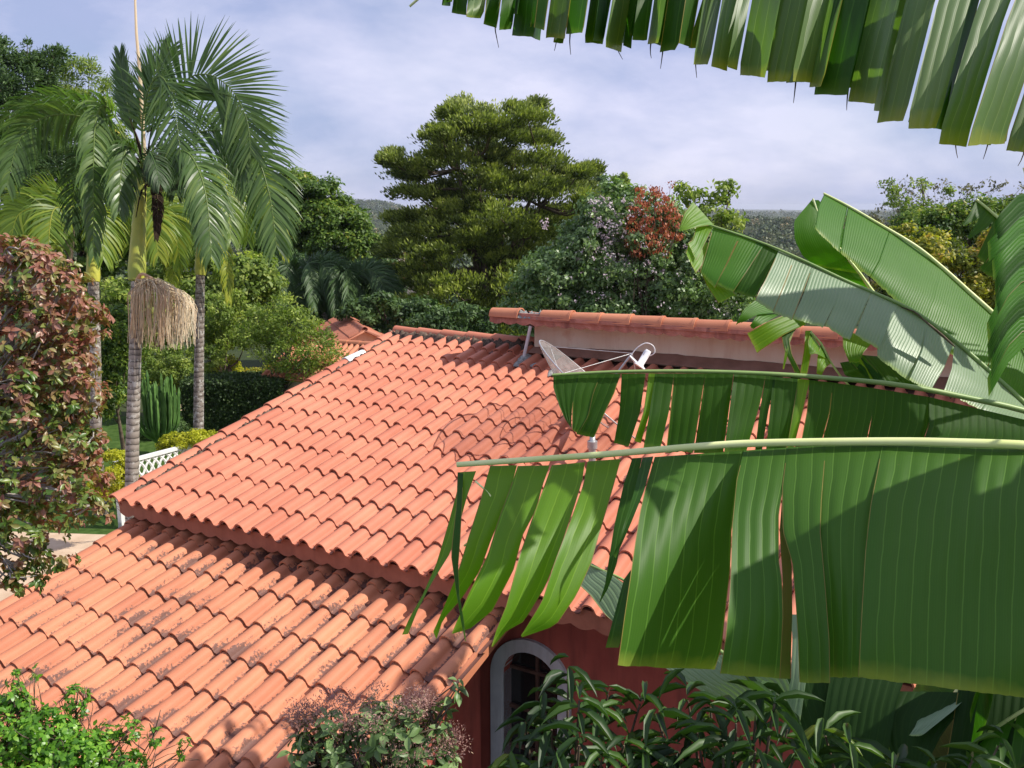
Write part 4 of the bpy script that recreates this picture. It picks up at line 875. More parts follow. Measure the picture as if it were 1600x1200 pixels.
FR = [
 dict(px=[(224, 270), (222, 200), (230, 145), (248, 119), (264, 138), (276, 190), (284, 262)], d=DM, d1=DM-.5, L0=.72, face=.85, droop=.28, var=.45, n=64, asym=(1.15, .9), t0=.2),
 dict(px=[(232, 265), (250, 190), (285, 130), (322, 116), (360, 138), (385, 185), (392, 238)], d=DM+.1, d1=DM-.2, L0=.98, face=1.0, droop=.10, var=.55, n=70, t0=.34, asym=(1, 1.0), wid=.034),
 dict(px=[(232, 268), (290, 215), (350, 205), (395, 235), (420, 300), (432, 385)], d=DM+.2, d1=DM-.1, L0=.86, face=.75, droop=.5, var=.45, n=66, t0=.25, wid=.036),
 dict(px=[(228, 275), (262, 240), (292, 238), (312, 270), (324, 320), (330, 400)], d=DM-.2, d1=DM-.9, L0=.66, face=.6, droop=.8, var=.42, n=62, t0=.2, wid=.034),
 dict(px=[(220, 272), (190, 200), (165, 165), (150, 185), (146, 260), (146, 400)], d=DM-.3, d1=DM-.8, L0=.5, face=.5, droop=1.2, var=.55, n=62, t0=.25, wid=.036),
 dict(px=[(218, 268), (185, 215), (130, 183), (75, 182), (32, 215), (10, 290)], d=DM, d1=DM-.6, L0=.66, face=.55, droop=1.0, var=.48, n=64, t0=.22, wid=.034),
 dict(px=[(218, 262), (175, 190), (110, 160), (40, 165), (-30, 215)], d=DM+.3, L0=.5, face=.5, droop=.9, var=.42, n=56, t0=.3),
 dict(px=[(222, 262), (205, 190), (192, 130), (187, 85)], d=DM+.1, L0=.5, face=.7, droop=.05, fwd=1.6, var=.5, n=46, t0=.3),
 dict(px=[(226, 262), (225, 190), (240, 120), (265, 75)], d=DM+.3, L0=.62, face=.9, droop=.05, fwd=1.2, var=.42, n=50, t0=.3),
 dict(px=[(226, 268), (215, 240), (200, 230), (190, 260), (185, 330)], d=DM-.4, d1=DM-.9, L0=.5, face=.5, droop=1.2, var=.4, n=46, t0=.2, wid=.034),
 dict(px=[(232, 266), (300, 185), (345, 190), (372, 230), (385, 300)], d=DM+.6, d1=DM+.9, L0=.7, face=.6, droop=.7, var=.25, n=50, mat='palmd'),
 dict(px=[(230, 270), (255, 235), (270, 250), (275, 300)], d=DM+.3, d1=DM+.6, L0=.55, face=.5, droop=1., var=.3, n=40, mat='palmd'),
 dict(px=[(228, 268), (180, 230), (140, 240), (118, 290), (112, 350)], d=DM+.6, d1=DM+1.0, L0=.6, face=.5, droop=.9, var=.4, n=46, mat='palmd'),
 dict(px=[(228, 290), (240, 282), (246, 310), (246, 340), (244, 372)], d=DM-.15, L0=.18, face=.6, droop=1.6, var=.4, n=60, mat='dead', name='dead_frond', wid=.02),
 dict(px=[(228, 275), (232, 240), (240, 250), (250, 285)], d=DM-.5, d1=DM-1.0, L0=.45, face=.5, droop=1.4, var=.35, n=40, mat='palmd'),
]
pm = palm('tall royal palm with ringed grey trunk, yellow crownshaft and cream flower spray', DM, [(206, 800), (207, 690), (211, 560), (214, 440)], .112, .088, M_PALMTRUNK, FR, shaft=[(213, 438), (216, 380), (219, 320), (224, 262)], shaft_r=(.128, .07))
mb = MB(); tube(mb, [PX(226, 250, DM), PX(219, 120, DM), PX(213, 50, DM), PX(209, -60, DM)], [.035, .028, .022, .012], 8); o = mb.build('spear_leaf', G['straw'], pm); 
mb = MB()
for i in range(34):
    a = rng.random()*2*PI; p = PX(226, 262, DM); h_ = rng.normal(0, .18); q = p+np.array([math.cos(a)*.08, math.sin(a)*.08, h_]); e = q+np.array([math.cos(a)*.35, math.sin(a)*.3, .25*rng.normal()+.05]); tube(mb, spline([q, (q+e)/2+ZZ*.05, e], 5), [.02, .016, .012, .01, .006], 4, var=rng.random())
mb.build('dry_fibres', G['dead'], pm)
mb = MB()
tube(mb, spline([PX(214, 438, DM-.1), PX(222, 428, DM-.2), PX(240, 436, DM-.3)], 8), np.linspace(.03, .018, 8), 7, var=.1)
for i in range(250):
    u = rng.random(); xs = 212+34*rng.random(); xt = 201+104*u+rng.normal(0, 2); dz = rng.uniform(-.55, .30)-.15
    yt = 437+max(0, (xt-244)/60)**2.2*22+max(0, (232-xt)/30)**2*10+rng.random()*16
    ye = 515+rng.random()*34-10*abs(u-.5); ym = yt*.45+ye*.55
    P = spline([PX(xs, 436+4*rng.random(), DM-.2), PX((xs+xt)/2, yt-4, DM+dz*.6), PX(xt, yt+8, DM+dz), PX(xt+rng.normal(0, 1.5), ym, DM+dz), PX(xt+rng.normal(0, 3), ye, DM+dz)], 9)
    tube(mb, P, np.linspace(.0065, .004, 9), 3, var=(.55+.35*(u-.5)+rng.normal(0, .2)), cap=False)  # strands paler to the right, sun side put into the colour
mb.build('flower_spray', G['straw'], pm)
D2 = 20.5
def autofronds(cx, cy, d, n, L, Lf, mat, a0=0, a1=360, up=.5, wid=.03, var=.5, seed=0):
    r = []
    for i in range(n):
        a = math.radians(a0+(a1-a0)*(i+.5)/n+rng.normal(0, 8)); ca = math.cos(a); dpt = math.sin(a); k = L*FPX/d
        px = [(cx, cy), (cx+ca*k*.3, cy-k*up*.8), (cx+ca*k*.62, cy-k*up*.85), (cx+ca*k*.88, cy-k*up*.2), (cx+ca*k*.98, cy+k*.42+rng.normal(0, 10))]
        r.append(dict(px=px, d=d, d1=d+dpt*L*.7, L0=Lf, face=.35+.55*abs(ca), droop=.7, var=var+rng.normal(0, .06), n=48, t0=.2, wid=wid, mat=mat))
    return r
palm('slender royal palm with speckled trunk rising right of the cream flower spray', D2, [(310, 690), (311, 560), (313, 430)], .125, .10, M_PALMTRUNK2,
     autofronds(318, 318, D2, 9, 2.0, .75, 'palmy', 10, 350, .42, .04, .45)+[dict(px=[(318, 320), (340, 350), (352, 400), (358, 470)], d=D2-.5, L0=.4, face=.5, droop=1.3, var=.8, n=50, mat='palmy'), dict(px=[(318, 320), (296, 350), (275, 400), (266, 460)], d=D2-.5, L0=.45, face=.5, droop=1.2, var=.6, n=50, mat='palmy'), dict(px=[(320, 320), (390, 300), (430, 340), (446, 400)], d=D2, L0=.5, face=.5, droop=1.2, var=.7, n=50, mat='palmy')],
     shaft=[(313, 430), (316, 370), (318, 318)], shaft_r=(.13, .08))
palm('leftmost royal palm with grey speckled trunk mostly behind the maroon bush', 19.0, [(150, 700), (149, 560), (146, 440)], .12, .11, M_PALMTRUNK2,
     autofronds(146, 338, 19.0, 10, 1.9, .75, 'palmy', 0, 360, .12, .04, .5)+[dict(px=[(146, 340), (90, 312), (40, 322), (-10, 370)], d=19, L0=.7, face=.8, droop=.5, var=.45, n=54, mat='palmy'), dict(px=[(146, 340), (200, 318), (240, 335), (262, 400)], d=19, L0=.6, face=.8, droop=.7, var=.6, n=54, mat='palmy')],
     shaft=[(146, 440), (146, 390), (146, 338)], shaft_r=(.14, .09))
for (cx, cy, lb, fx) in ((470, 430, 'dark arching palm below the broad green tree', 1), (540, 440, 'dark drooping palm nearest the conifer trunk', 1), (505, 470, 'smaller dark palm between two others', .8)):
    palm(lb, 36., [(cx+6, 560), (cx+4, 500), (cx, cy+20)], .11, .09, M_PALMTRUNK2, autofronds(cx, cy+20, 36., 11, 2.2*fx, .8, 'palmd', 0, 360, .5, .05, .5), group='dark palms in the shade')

# ------------------------------------------------------------ near shrubs
def whorls(mb, P, A, nl, Ln, Wd, T=TL, spread=.9, var=.5, vs=.15, droop=.3):
    n = len(P); A = unit(A); R1 = unit(np.cross(A, rdir(n))); R2 = np.cross(A, R1)
    idx = np.repeat(np.arange(n), nl); N_ = len(idx); th = (np.tile(np.arange(nl), n)*2.4+np.repeat(rng.random(n)*6.28, nl))
    out_ = R1[idx]*np.cos(th)[:, None]+R2[idx]*np.sin(th)[:, None]
    k = (spread*(.55+.7*rng.random(N_)))[:, None]
    D = unit(A[idx]*(1.1-k)+out_*k-ZZ*droop*(.5+rng.random(N_))[:, None]); nm = unit(A[idx]*1.0-out_*.2+ZZ*.35+rng.normal(0, .2, (N_, 3)))
    s = Ln*(.6+.55*rng.random(N_)); va = np.broadcast_to(var, (n,))[idx]
    leaves(mb, P[idx]+A[idx]*(rng.normal(0, .25, N_)*Ln)[:, None], D, nm, s, s*Wd/Ln, T, (va+rng.normal(0, vs, N_)).clip(0, 1))
def near_shrub(name, label, cat, d, blobs, root_px, mat, n, nl, Ln, Wd, bark=M_BARKG, T=TL, cdist=.0, axis=(0, 0, .5), varf=None, twig=.006, nt=60, trunk=.05, extra=None, spread=.9, droop=.3, group=None):
    bl = blobs_px(blobs, d); P, O = crown_pts(bl, n, .35)
    A = unit(O*.8+np.array(axis)+rng.normal(0, .3, P.shape)); r0 = PX(root_px[0], 600, d); base = np.array([r0[0], r0[1], float(hgt(r0[0], r0[1]))])
    root = tag(empty(name, base), label, cat, group); mb = MB()
    va = varf(P) if varf else np.full(len(P), .5)+rng.normal(0, .1, len(P))
    whorls(mb, P, A, nl, Ln, Wd, T, var=va, spread=spread, droop=droop); mb.build('foliage', mat, root)
    tb = MB(); hub = PX(root_px[0], root_px[1], d); tube(tb, spline([base, base*.5+hub*.5+[.05, 0, 0], hub], 8), np.linspace(trunk, trunk*.6, 8), 8)
    for c, r in bl:
        m_ = (hub+c)/2+rng.normal(0, .06, 3); q = spline([hub, m_, c], 10); tube(tb, q, np.linspace(trunk*.5, trunk*.14, 10), 6, cap=False)
        near = P[np.linalg.norm((P-c)/r, axis=1) < 1.05]
        for p in near[:nt]:
            s = q[rng.integers(4, 10)]; tube(tb, spline([s, (s+p)/2+rng.normal(0, .05, 3), p+unit(p-s)*.02], 5), np.linspace(twig*1.5, twig*.5, 5), 4, cap=False)
    tb.build('branches', bark, root)
    if extra: extra(root, bl, P)
    return root
def redv(P):
    k = (P[:, 2]-4.2)/1.6; return (.20+.36*np.clip(k, 0, 1)+rng.normal(0, .2, len(P))).clip(.05, 1)
near_shrub('maroon_shrub', 'large shrub with maroon and olive leaves along the left edge', 'shrub', 6.0,
           [(-70, 480, 90, 80), (-90, 620, 110, 90), (-80, 760, 110, 90), (-160, 560, 90, 90), (-170, 720, 100, 100), (-70, 850, 80, 50), (40, 430, 80, 60), (90, 470, 70, 50), (120, 500, 50, 44), (30, 520, 80, 70), (90, 560, 60, 60), (125, 620, 40, 44), (40, 640, 90, 60), (95, 690, 60, 50), (130, 700, 40, 40), (30, 740, 70, 60), (110, 760, 60, 44), (140, 790, 40, 30), (50, 820, 70, 40), (20, 880, 46, 34), (80, 870, 40, 24), (70, 410, 50, 26), (10, 390, 40, 24), (60, 600, 80, 60), (40, 905, 34, 22)],
           (-190, 760), G['red'], 2300, 8, .054, .030, bark=M_TWIG, varf=redv, nt=9, trunk=.04, droop=.45, twig=.006)
def panic(root, bl, P):
    mb = MB()
    for (x, y, rx, ry) in ((520, 1115, 60, 26), (600, 1105, 70, 26), (560, 1140, 80, 30), (650, 1100, 24, 20), (640, 1150, 60, 30), (700, 1160, 20, 20), (475, 1120, 20, 16)):
        crown(mb, blobs_px([(x, y, rx, ry)], 4.7), 16, 90, .075, .016, asp=.35, shell=.3, dirmode='out', dirv=(0, 0, .6), cv=.2)
    mb.build('flower_panicles', G['panicle'], root)
near_shrub('flowering_shrub', 'shrub with dark leaves and pinkish brown flower sprays against the lower roof edge', 'shrub', 4.7,
           [(520, 1150, 56, 34), (590, 1140, 60, 40), (650, 1140, 50, 40), (560, 1200, 100, 40), (660, 1200, 60, 50), (690, 1110, 12, 18), (710, 1080, 8, 10), (480, 1180, 30, 30), (700, 1220, 30, 30)],
           (590, 1330), G['blue'], 270, 4, .075, .04, bark=M_BARK, extra=panic, nt=18, trunk=.025)
near_shrub('small_leaved_shrub', 'bright green small leaved bush over the lower left roof corner', 'shrub', 4.4,
           [(10, 1135, 50, 50), (70, 1145, 50, 40), (120, 1172, 50, 30), (60, 1190, 100, 34), (190, 1192, 40, 16), (24, 1092, 20, 18)],
           (60, 1330), G['bush'], 1300, 5, .030, .019, bark=M_BARK, nt=40, trunk=.02, twig=.0025, T=TQ2)
near_shrub('small_leaved_shrub', 'few loose green sprigs reaching up over the orange tiles at bottom left', 'shrub', 4.5,
           [(20, 1062, 14, 14), (55, 1052, 6, 12), (120, 1095, 20, 26), (200, 1140, 20, 20), (165, 1150, 20, 20), (240, 1150, 14, 14), (290, 1170, 14, 14)],
           (60, 1330), G['bush'], 110, 5, .028, .017, bark=M_BARK, nt=40, trunk=.015, twig=.002, T=TQ2)
# long leaved whorls at the bottom (mango like)
def mango(label, tips, d, root_px, Ln=.165, Wd=.033, nl=8, mat='mango'):
    hub = PX(root_px[0], root_px[1], d+.1); base = np.array([hub[0], hub[1], 0.0]); root = tag(empty('long_leaved_shrub', base), label, 'shrub', 'long leaved shrubs below the banana leaves')
    mb = MB(); tb = MB(); tube(tb, spline([base, (base+hub)/2+[.04, 0, 0], hub], 8), np.linspace(.035, .02, 8), 8)
    for (x, y, dd) in tips:
        p = PX(x, y, d+dd); m_ = hub*.4+p*.6+np.array([0, .0, -.1]); q = spline([hub, m_, p], 10); tube(tb, q, np.linspace(.011, .004, 10), 6)
        A = unit(q[-1]-q[-3])[None]+np.array([[0, 0, .4]])
        whorls(mb, p[None], A, nl, Ln, Wd, TLONG, spread=1.0, droop=.3, var=.5+rng.normal(0, .12))
        p2 = q[-3]; whorls(mb, p2[None], A, 3, Ln*.95, Wd, TLONG, spread=1.0, droop=.45, var=.35)
    mb.build('foliage', G[mat], root); tb.build('branches', M_BARK, root)
mango('glossy long leaved shrub in front of the arched window', [(888, 1058, 0), (850, 1085, .1), (905, 1095, -.1), (935, 1120, 0), (862, 1140, -.1), (820, 1130, .1), (905, 1165, -.2), (800, 1185, 0), (975, 1165, -.1), (950, 1085, .1), (870, 1190, -.2), (1000, 1100, .1), (940, 1190, -.2)], 3.4, (880, 1400))
mango('dark long leaved shrub below the middle of the big banana leaf', [(1185, 1080, 0), (1210, 1100, -.1), (1110, 1105, .1), (1090, 1145, 0), (1150, 1130, -.1), (1230, 1140, .1), (1060, 1175, 0), (1180, 1175, -.2), (1130, 1185, -.1), (1240, 1185, 0), (1030, 1130, .1), (1075, 1095, .2), (1010, 1190, 0)], 3.3, (1150, 1400), Ln=.19)
mango('lowest long leaved shrub under the right part of the banana leaf', [(1330, 1180, 0), (1290, 1150, .1), (1400, 1195, 0), (1520, 1185, 0), (1560, 1165, .2), (1460, 1205, 0)], 3.3, (1400, 1420), Ln=.17)

# ------------------------------------------------------------ banana plants
B_FRONT = banana_mat('banana_front', (.034, .100, .012), (.070, .170, .022), (.26, .31, .05), .32, .5, 31, spec=.22, vstr=.4)
B_STRIP = banana_mat('banana_bright', (.085, .20, .012), (.14, .29, .022), (.30, .38, .07), .45, .45, 31, vstr=.3, spec=.3)
B_DARK = banana_mat('banana_dark', (.020, .070, .006), (.038, .11, .011), (.10, .17, .03), .45, .5, 26, vstr=.3, spec=.22)  # darker leaf green for shaded leaves and strips, shade held in the colour
B_GLAUC = banana_mat('banana_glaucous', (.08, .165, .06), (.25, .35, .21), (.28, .40, .08), .2, .40, 58, spec=.5, vstr=.2)
B_MID = banana_mat('banana_mid', (.036, .135, .010), (.075, .21, .018), (.26, .36, .05), .38, .45, 62, vstr=.2, spec=.3)
B_SHADE = banana_mat('banana_shade', (.010, .036, .005), (.018, .056, .008), (.05, .08, .02), .25, .6, 26, vstr=.2, spec=.2)  # near-black leaf green, shade of the low corner put into the colour
B_TOP = banana_mat('banana_top', (.075, .14, .035), (.16, .245, .095), (.34, .34, .05), .40, .45, 46, vstr=.3, spec=.4)
M_RIB = solid('midrib_pale', (.66, .74, .26), (.78, .82, .40), 5, .45, .4)
M_RIBD = solid('midrib_green', (.18, .30, .08), (.28, .38, .12), 5, .45, .4)
M_STEM = solid('banana_pseudostem', (.12, .13, .05), (.24, .22, .10), 4, .6, .3, .3, 20, c3=(.10, .06, .03))
def dl(dp, x):     # depth at a pixel column from breakpoints
    return np.interp(x, [q[0] for q in dp], [q[1] for q in dp])
def strip(parent, mat, Lp, Rp, dp, tilt=.3, bow=0.0, nr=22, rip=.0013, vf=31, var=.5, dL=0.0, dR=0.0, name='leaf_strip', curl=.0, pw=2.0, nc=None, v0=0.0, v1=1.0, usex=True):
    A = lin(Lp, nr+1); B = lin(Rp, nr+1); w_ = np.linalg.norm(A-B, axis=1).max(); d0 = dl(dp, (Lp[0][0]+Rp[0][0])/2); nc = nc or int(np.clip(w_*d0/FPX*vf*4, 4, 90))
    V = []; uv = []
    wm = w_*d0/FPX; uo = rng.random()*3; ew = min(.08, .0016*d0/1.8/wm); gr = np.concatenate([[0, ew], np.linspace(0, 1, nc-1)[1:-1], [1-ew, 1]]); nc = len(gr)-1; rag = np.convolve(rng.normal(0, 1.5, nc+5), np.ones(5)/5, 'valid')
    for j in range(nr+1):
        b = j/nr
        for i in range(nc+1):
            a = gr[i]; x, y = A[j]*(1-a)+B[j]*a; y = y+(rag[i] if j == nr else 0); xt = Lp[0][0]*(1-a)+Rp[0][0]*a
            dd = dl(dp, xt)-tilt*(1-(1-b)**pw)+bow*math.sin(PI*b)+dL*(1-a)*b+dR*a*b+curl*(2*a-1)**2*b
            dd += rip*math.cos(2*PI*(uo+a*wm)*vf)*min(1, b*6)+.006*math.sin(b*9+xt*.03)*b
            V.append(PX(x, y, dd)); uv.append((uo+a*wm, v0+(v1-v0)*b))
    F = [[j*(nc+1)+i, j*(nc+1)+i+1, (j+1)*(nc+1)+i+1, (j+1)*(nc+1)+i] for j in range(nr) for i in range(nc)]
    va = np.full(len(F), float(var)); ii = np.arange(len(F)) % nc; jj = np.arange(len(F))//nc; va[((ii == 0) | (ii == nc-1)) & (jj > 1)] = 2.0 if mat in (B_FRONT, B_STRIP) or rng.random() < .25 else float(var)
    mb = MB(); mb.add(V, F, va, uv); return mb.build(name, mat, parent)
def rib(parent, pts, dp, r0, r1, mat=M_RIB, off=0.0, flat=1.0, extra3=None, name='midrib'):
    P = spline([PX(x, y, dl(dp, x)-off) for x, y in pts], 40)
    if extra3 is not None: P = np.vstack([P, spline([P[-1]]+[np.array(e) for e in extra3], 12)[1:]])
    mb = MB(); tube(mb, P, np.linspace(r0, r1, len(P)), 10, flat=flat); return mb.build(name, mat, parent)
def pseudostem(root, base, top, r0, r1):
    mb = MB(); tube(mb, spline([base, (np.array(base)+top)/2+[.03, .02, 0], top], 12), np.linspace(r0, r1, 12), 16); mb.build('pseudostem', M_STEM, root)
# --- near plant: the two leaves closest to the viewer
nb = (2.1, 2.15, 0.0); near_pl = tag(empty('banana_plant', nb), 'nearest banana plant whose pale ribbed leaf fills the lower right foreground', 'banana plant', 'banana plants at the right')
CT = np.array([1.9, 2.0, 5.6]); pseudostem(near_pl, nb, CT, .12, .08)
lf = empty('leaf', (0, 0, 0), near_pl); lf['label'] = 'largest banana leaf, torn into strips at its left end'
lf.matrix_parent_inverse = Matrix.Translation(near_pl.location).inverted()
DP1 = [(600, 1.95), (720, 1.95), (1100, 1.85), (1600, 1.72), (1800, 1.72)]
rib(lf, [(714, 726), (800, 720), (930, 711), (1100, 697), (1200, 692), (1390, 690), (1500, 692), (1620, 697), (1760, 712)], DP1, .0058, .0108, M_RIB, .012, 1.0, extra3=[(1.62, 1.8, 6.15), CT])
S = lambda Lp, Rp, m=B_STRIP, **k: strip(lf, m, Lp, Rp, DP1, **k)
S([(716, 738), (716, 760), (700, 820), (682, 880), (660, 930), (640, 965), (628, 992)], [(744, 736), (730, 775), (715, 830), (703, 865), (672, 915), (652, 955), (638, 990)], tilt=.22)
S([(715, 738), (713, 790), (706, 850), (705, 870), (712, 920), (720, 970), (727, 1003)], [(724, 738), (722, 790), (719, 850), (716, 885), (718, 930), (725, 970), (728, 1000)], m=B_DARK, tilt=.3)
S([(766, 728), (750, 783), (731, 842), (716, 892), (691, 955), (677, 987)], [(808, 727), (793, 783), (768, 842), (750, 892), (721, 936), (692, 968), (682, 1000)], tilt=.25, dR=.06)
S([(809, 728), (800, 755), (781, 805), (762, 867), (731, 930), (706, 989)], [(859, 727), (848, 758), (838, 796), (817, 836), (802, 892), (769, 955), (734, 983), (708, 990)], tilt=.28, dR=.06)
S([(862, 727), (853, 752), (831, 811), (812, 867), (791, 946), (775, 986), (768, 1010)], [(914, 722), (909, 755), (893, 805), (874, 861), (852, 917), (819, 971), (790, 987), (771, 1010)], tilt=.28, dR=.06)
S([(918, 721), (912, 755), (891, 814), (866, 880), (847, 939), (814, 994)], [(970, 717), (960, 755), (948, 796), (936, 836), (924, 880), (901, 930), (868, 978), (816, 996)], tilt=.28, dR=.06)
S([(988, 716), (975, 755), (960, 820), (952, 870), (945, 915), (936, 942)], [(1003, 715), (990, 780), (972, 835), (964, 880), (950, 920), (938, 940)], m=B_DARK, tilt=.2)
S([(1004, 715), (990, 770), (975, 820), (958, 868)], [(1021, 713), (1006, 768), (987, 815), (962, 872)], m=B_DARK, tilt=.25)
S([(975, 905), (960, 960), (946, 1012)], [(986, 890), (982, 950), (967, 1012)], m=B_DARK, tilt=.1, dL=.05, v0=.5)
K = dict(m=B_FRONT, tilt=.30, nr=30)
S([(1023, 714), (1008, 765), (1000, 800), (992, 850), (985, 900), (976, 960), (965, 1040)], [(1162, 704), (1152, 760), (1143, 830), (1141, 890), (1134, 950), (1128, 1010), (1117, 1046)], dR=.34, **K)
S([(1162, 704), (1151, 750), (1144, 820), (1142, 890), (1140, 925), (1134, 995), (1125, 1053)], [(1234, 699), (1226, 750), (1217, 802), (1217, 876), (1222, 907), (1224, 960), (1219, 1060)], dL=-.02, dR=.05, **K)
S([(1225, 740), (1218, 830), (1223, 905), (1222, 960), (1218, 1060)], [(1233, 740), (1228, 830), (1237, 880), (1238, 960), (1235, 1060)], m=B_DARK, tilt=.2, dL=.12)
S([(1230, 699), (1222, 760), (1223, 830), (1238, 880), (1243, 940), (1247, 1000), (1249, 1066)], [(1291, 695), (1284, 780), (1282, 830), (1290, 920), (1296, 1000), (1297, 1068)], dL=0.03, **K)
S([(1286, 695), (1279, 780), (1277, 830), (1285, 920), (1291, 1000), (1292, 1058)], [(1386, 693), (1375, 740), (1366, 790), (1358, 860), (1352, 960), (1346, 1060)], dL=.06, dR=.02, **K)
S([(1379, 693), (1369, 745), (1360, 790), (1352, 860), (1346, 960), (1341, 1058)], [(1760, 708), (1755, 900), (1750, 1108)], dL=-.03, nc=90, **K)
mb = MB(); tube(mb, spline([PX(743, 752, 1.9), PX(766, 775, 1.86), (PX(766, 800, 1.85)), PX(752, 830, 1.84), PX(725, 853, 1.82)], 14), .0022, 5); mb.build('dry_tendril', M_RIB, lf)
# top leaf
lf = empty('leaf', (0, 0, 0), near_pl); lf.matrix_parent_inverse = Matrix.Translation(near_pl.location).inverted(); lf['label'] = 'shredded banana leaf hanging from above the frame'
DP2 = [(600, 2.3), (900, 2.15), (1300, 1.95), (1700, 1.8)]
rib(lf, [(640, 10), (700, -32), (900, -95), (1200, -150), (1500, -175), (1700, -150)], DP2, .003, .012, M_RIB, .01, extra3=[(1.75, 1.9, 6.6), CT])
Bx = [690, 705, 770, 830, 880, 920, 1000, 1060, 1100, 1170, 1220, 1290, 1320, 1390, 1440, 1500, 1530, 1600, 1660]; By = [14, 18, 44, 56, 66, 68, 80, 88, 106, 128, 140, 156, 160, 202, 218, 232, 226, 246, 256]
def topy(x): return np.interp(x, [640, 700, 900, 1200, 1500, 1700], [10, -32, -95, -150, -175, -150])
for layer in (0, 1, 2):
    x = 690.
    while x < 1700:
        wd_ = rng.uniform(14, 36) if x < 1150 else rng.uniform(28, 66)
        if layer: wd_ *= .6
        by = np.interp(x, Bx, By)+rng.normal(-4 if not layer else -14, 8); ln = by-topy(x); sl = np.interp(x, [690, 1150, 1600], [.14, .20, .36])+rng.normal(0, .012 if not layer else .07)
        xb = x; xt0 = x+sl*ln; g = rng.uniform(-.06, .05)
        tp = rng.uniform(.55, .95)
        Lp = [(xt0, topy(xt0)+2), (xb+sl*ln*.45, (by+topy(xt0))*.5), (xb+2, by-12), (xb+wd_*rng.uniform(.0, .08), by-1)]
        Rp = [(xt0+wd_*1.02, topy(xt0+wd_)+2), (xb+sl*ln*.45+wd_*(1-g*.5), (by+topy(xt0))*.5), (xb+wd_*(1-g), by-10), (xb+wd_*(1-g)*rng.uniform(.8, 1.), by+rng.uniform(-6, 7))]
        mt = B_TOP if rng.random() < (.35 if x < 1100 else .85) and layer < 2 else B_DARK
        dr_ = rng.normal(0, .05)
        strip(lf, mt, Lp, Rp, [(a, b+.05*layer) for a, b in DP2], tilt=rng.uniform(.02, .16) if x < 1250 else rng.uniform(.15, .34), nr=14, vf=46, rip=.001, var=.5+rng.normal(0, .15), dL=dr_, dR=-dr_)
        x += wd_*(.97+(rng.uniform(.0, .05) if not layer else rng.uniform(.8, 2.2)))
        if 1165 < x < 1180 or (1345 < x < 1360): x += 14
for i in range(12):   # thin dry threads at the torn edge
    x = rng.uniform(760, 1600); by = np.interp(x, Bx, By)-4; d_ = dl(DP2, x)+.0; mb = MB(); tube(mb, spline([PX(x+3, by-30, d_), PX(x, by, d_), PX(x+rng.normal(0, 5), by+rng.uniform(8, 34), d_)], 6), [.002, .002, .0018, .0014, .001, .0006], 4); mb.build('dry_thread', M_BARK, lf)

def blade3(parent, pts, hw, nrm, mat, cuts=6, gap=.0, droop=.15, n=40, both=True):
    P = spline(pts, n+1); tn = unit(np.gradient(P, axis=0)); S = unit(np.cross(tn, nrm)); Nn = np.cross(S, tn)
    mb = MB(); tube(mb, P, np.linspace(.018, .005, n+1), 8); mb.build('midrib', M_RIB, parent)
    for sd in ((1, -1) if both else (1,)):
        ed = sorted(set([0, n]+list(rng.choice(np.arange(2, n-1), cuts, replace=False))))
        for a, b in zip(ed[:-1], ed[1:]):
            V = []; uv = []; sh = rng.normal(0, .06)
            for i in range(a, b+1):
                t = i/n; wv = hw*math.sin(PI*min(1, t*.86+.12))**.5
                for k in range(7):
                    q = k/6; g_ = gap*q*((i-a)/(b-a)-.5)*2
                    V.append(P[i]+S[i]*sd*wv*q-tn[i]*g_+tn[i]*sh*q-ZZ*droop*q*q*wv/hw+Nn[i]*.0); uv.append((t*2.5, q))
            m = b-a+1; mb = MB(); mb.add(V, [[i*7+k, i*7+k+1, (i+1)*7+k+1, (i+1)*7+k] for i in range(m-1) for k in range(6)], .5, uv); mb.build('leaf_strip', mat, parent)
def shade_leaf(plant, *a, **k):  # extra leaves out of view, added to throw shade into the frame
    e = empty('leaf', (0, 0, 0), plant); e.matrix_parent_inverse = Matrix.Translation(plant.location).inverted(); blade3(e, *a, **k)
shade_leaf(near_pl, [CT, (2.35, 2.0, 6.5), (2.35, 1.75, 6.95), (2.0, 1.5, 6.95)], .28, ZZ, B_FRONT, cuts=4)
offlat = [CT, (2.4, 1.9, 6.3), (2.2, 1.55, 6.64), (1.24, 1.36, 6.60)]
shade_leaf(near_pl, offlat, .38, ZZ, B_SHADE, cuts=3)  # unseen, placed to shade the lower right of the largest leaf
shade_leaf(near_pl, [CT, (2.6, 1.8, 6.5), (2.4, 1.5, 6.85), (1.55, 1.3, 6.9)], .3, ZZ, B_SHADE, cuts=3)
shade_leaf(near_pl, [CT, (2.4, 2.1, 6.3), (2.9, 1.9, 6.7), (3.6, 1.7, 6.4)], .28, ZZ, B_FRONT, cuts=5)
# --- middle plant: second long dark leaf, broad glaucous leaf and bright pair
mbse = (3.35, 4.6, 0.0); mid_pl = tag(empty('banana_plant', mbse), 'middle banana plant with a long grey green leaf and bright upright leaf pair', 'banana plant', 'banana plants at the right')
CT2 = np.array([3.2, 4.5, 5.0]); pseudostem(mid_pl, mbse, CT2, .13, .09)
def newleaf(plant, label=None):
    e = empty('leaf', (0, 0, 0), plant); e.matrix_parent_inverse = Matrix.Translation(plant.location).inverted()
    if label: e['label'] = label
    return e
lf = newleaf(mid_pl, 'dark shaded banana leaf crossing above the largest one')
DP3 = [(800, 3.9), (865, 3.9), (1300, 3.9), (1700, 4.0)]
rib(lf, [(863, 586), (960, 581), (1080, 580), (1200, 584), (1300, 591), (1400, 601), (1500, 619), (1620, 648), (1740, 700)], DP3, .006, .018, M_RIBD, .02, extra3=[(3.0, 4.4, 5.35), CT2])
def cv(p): return [(700+x/2.4615, 480+y/2.4615) for x, y in p]
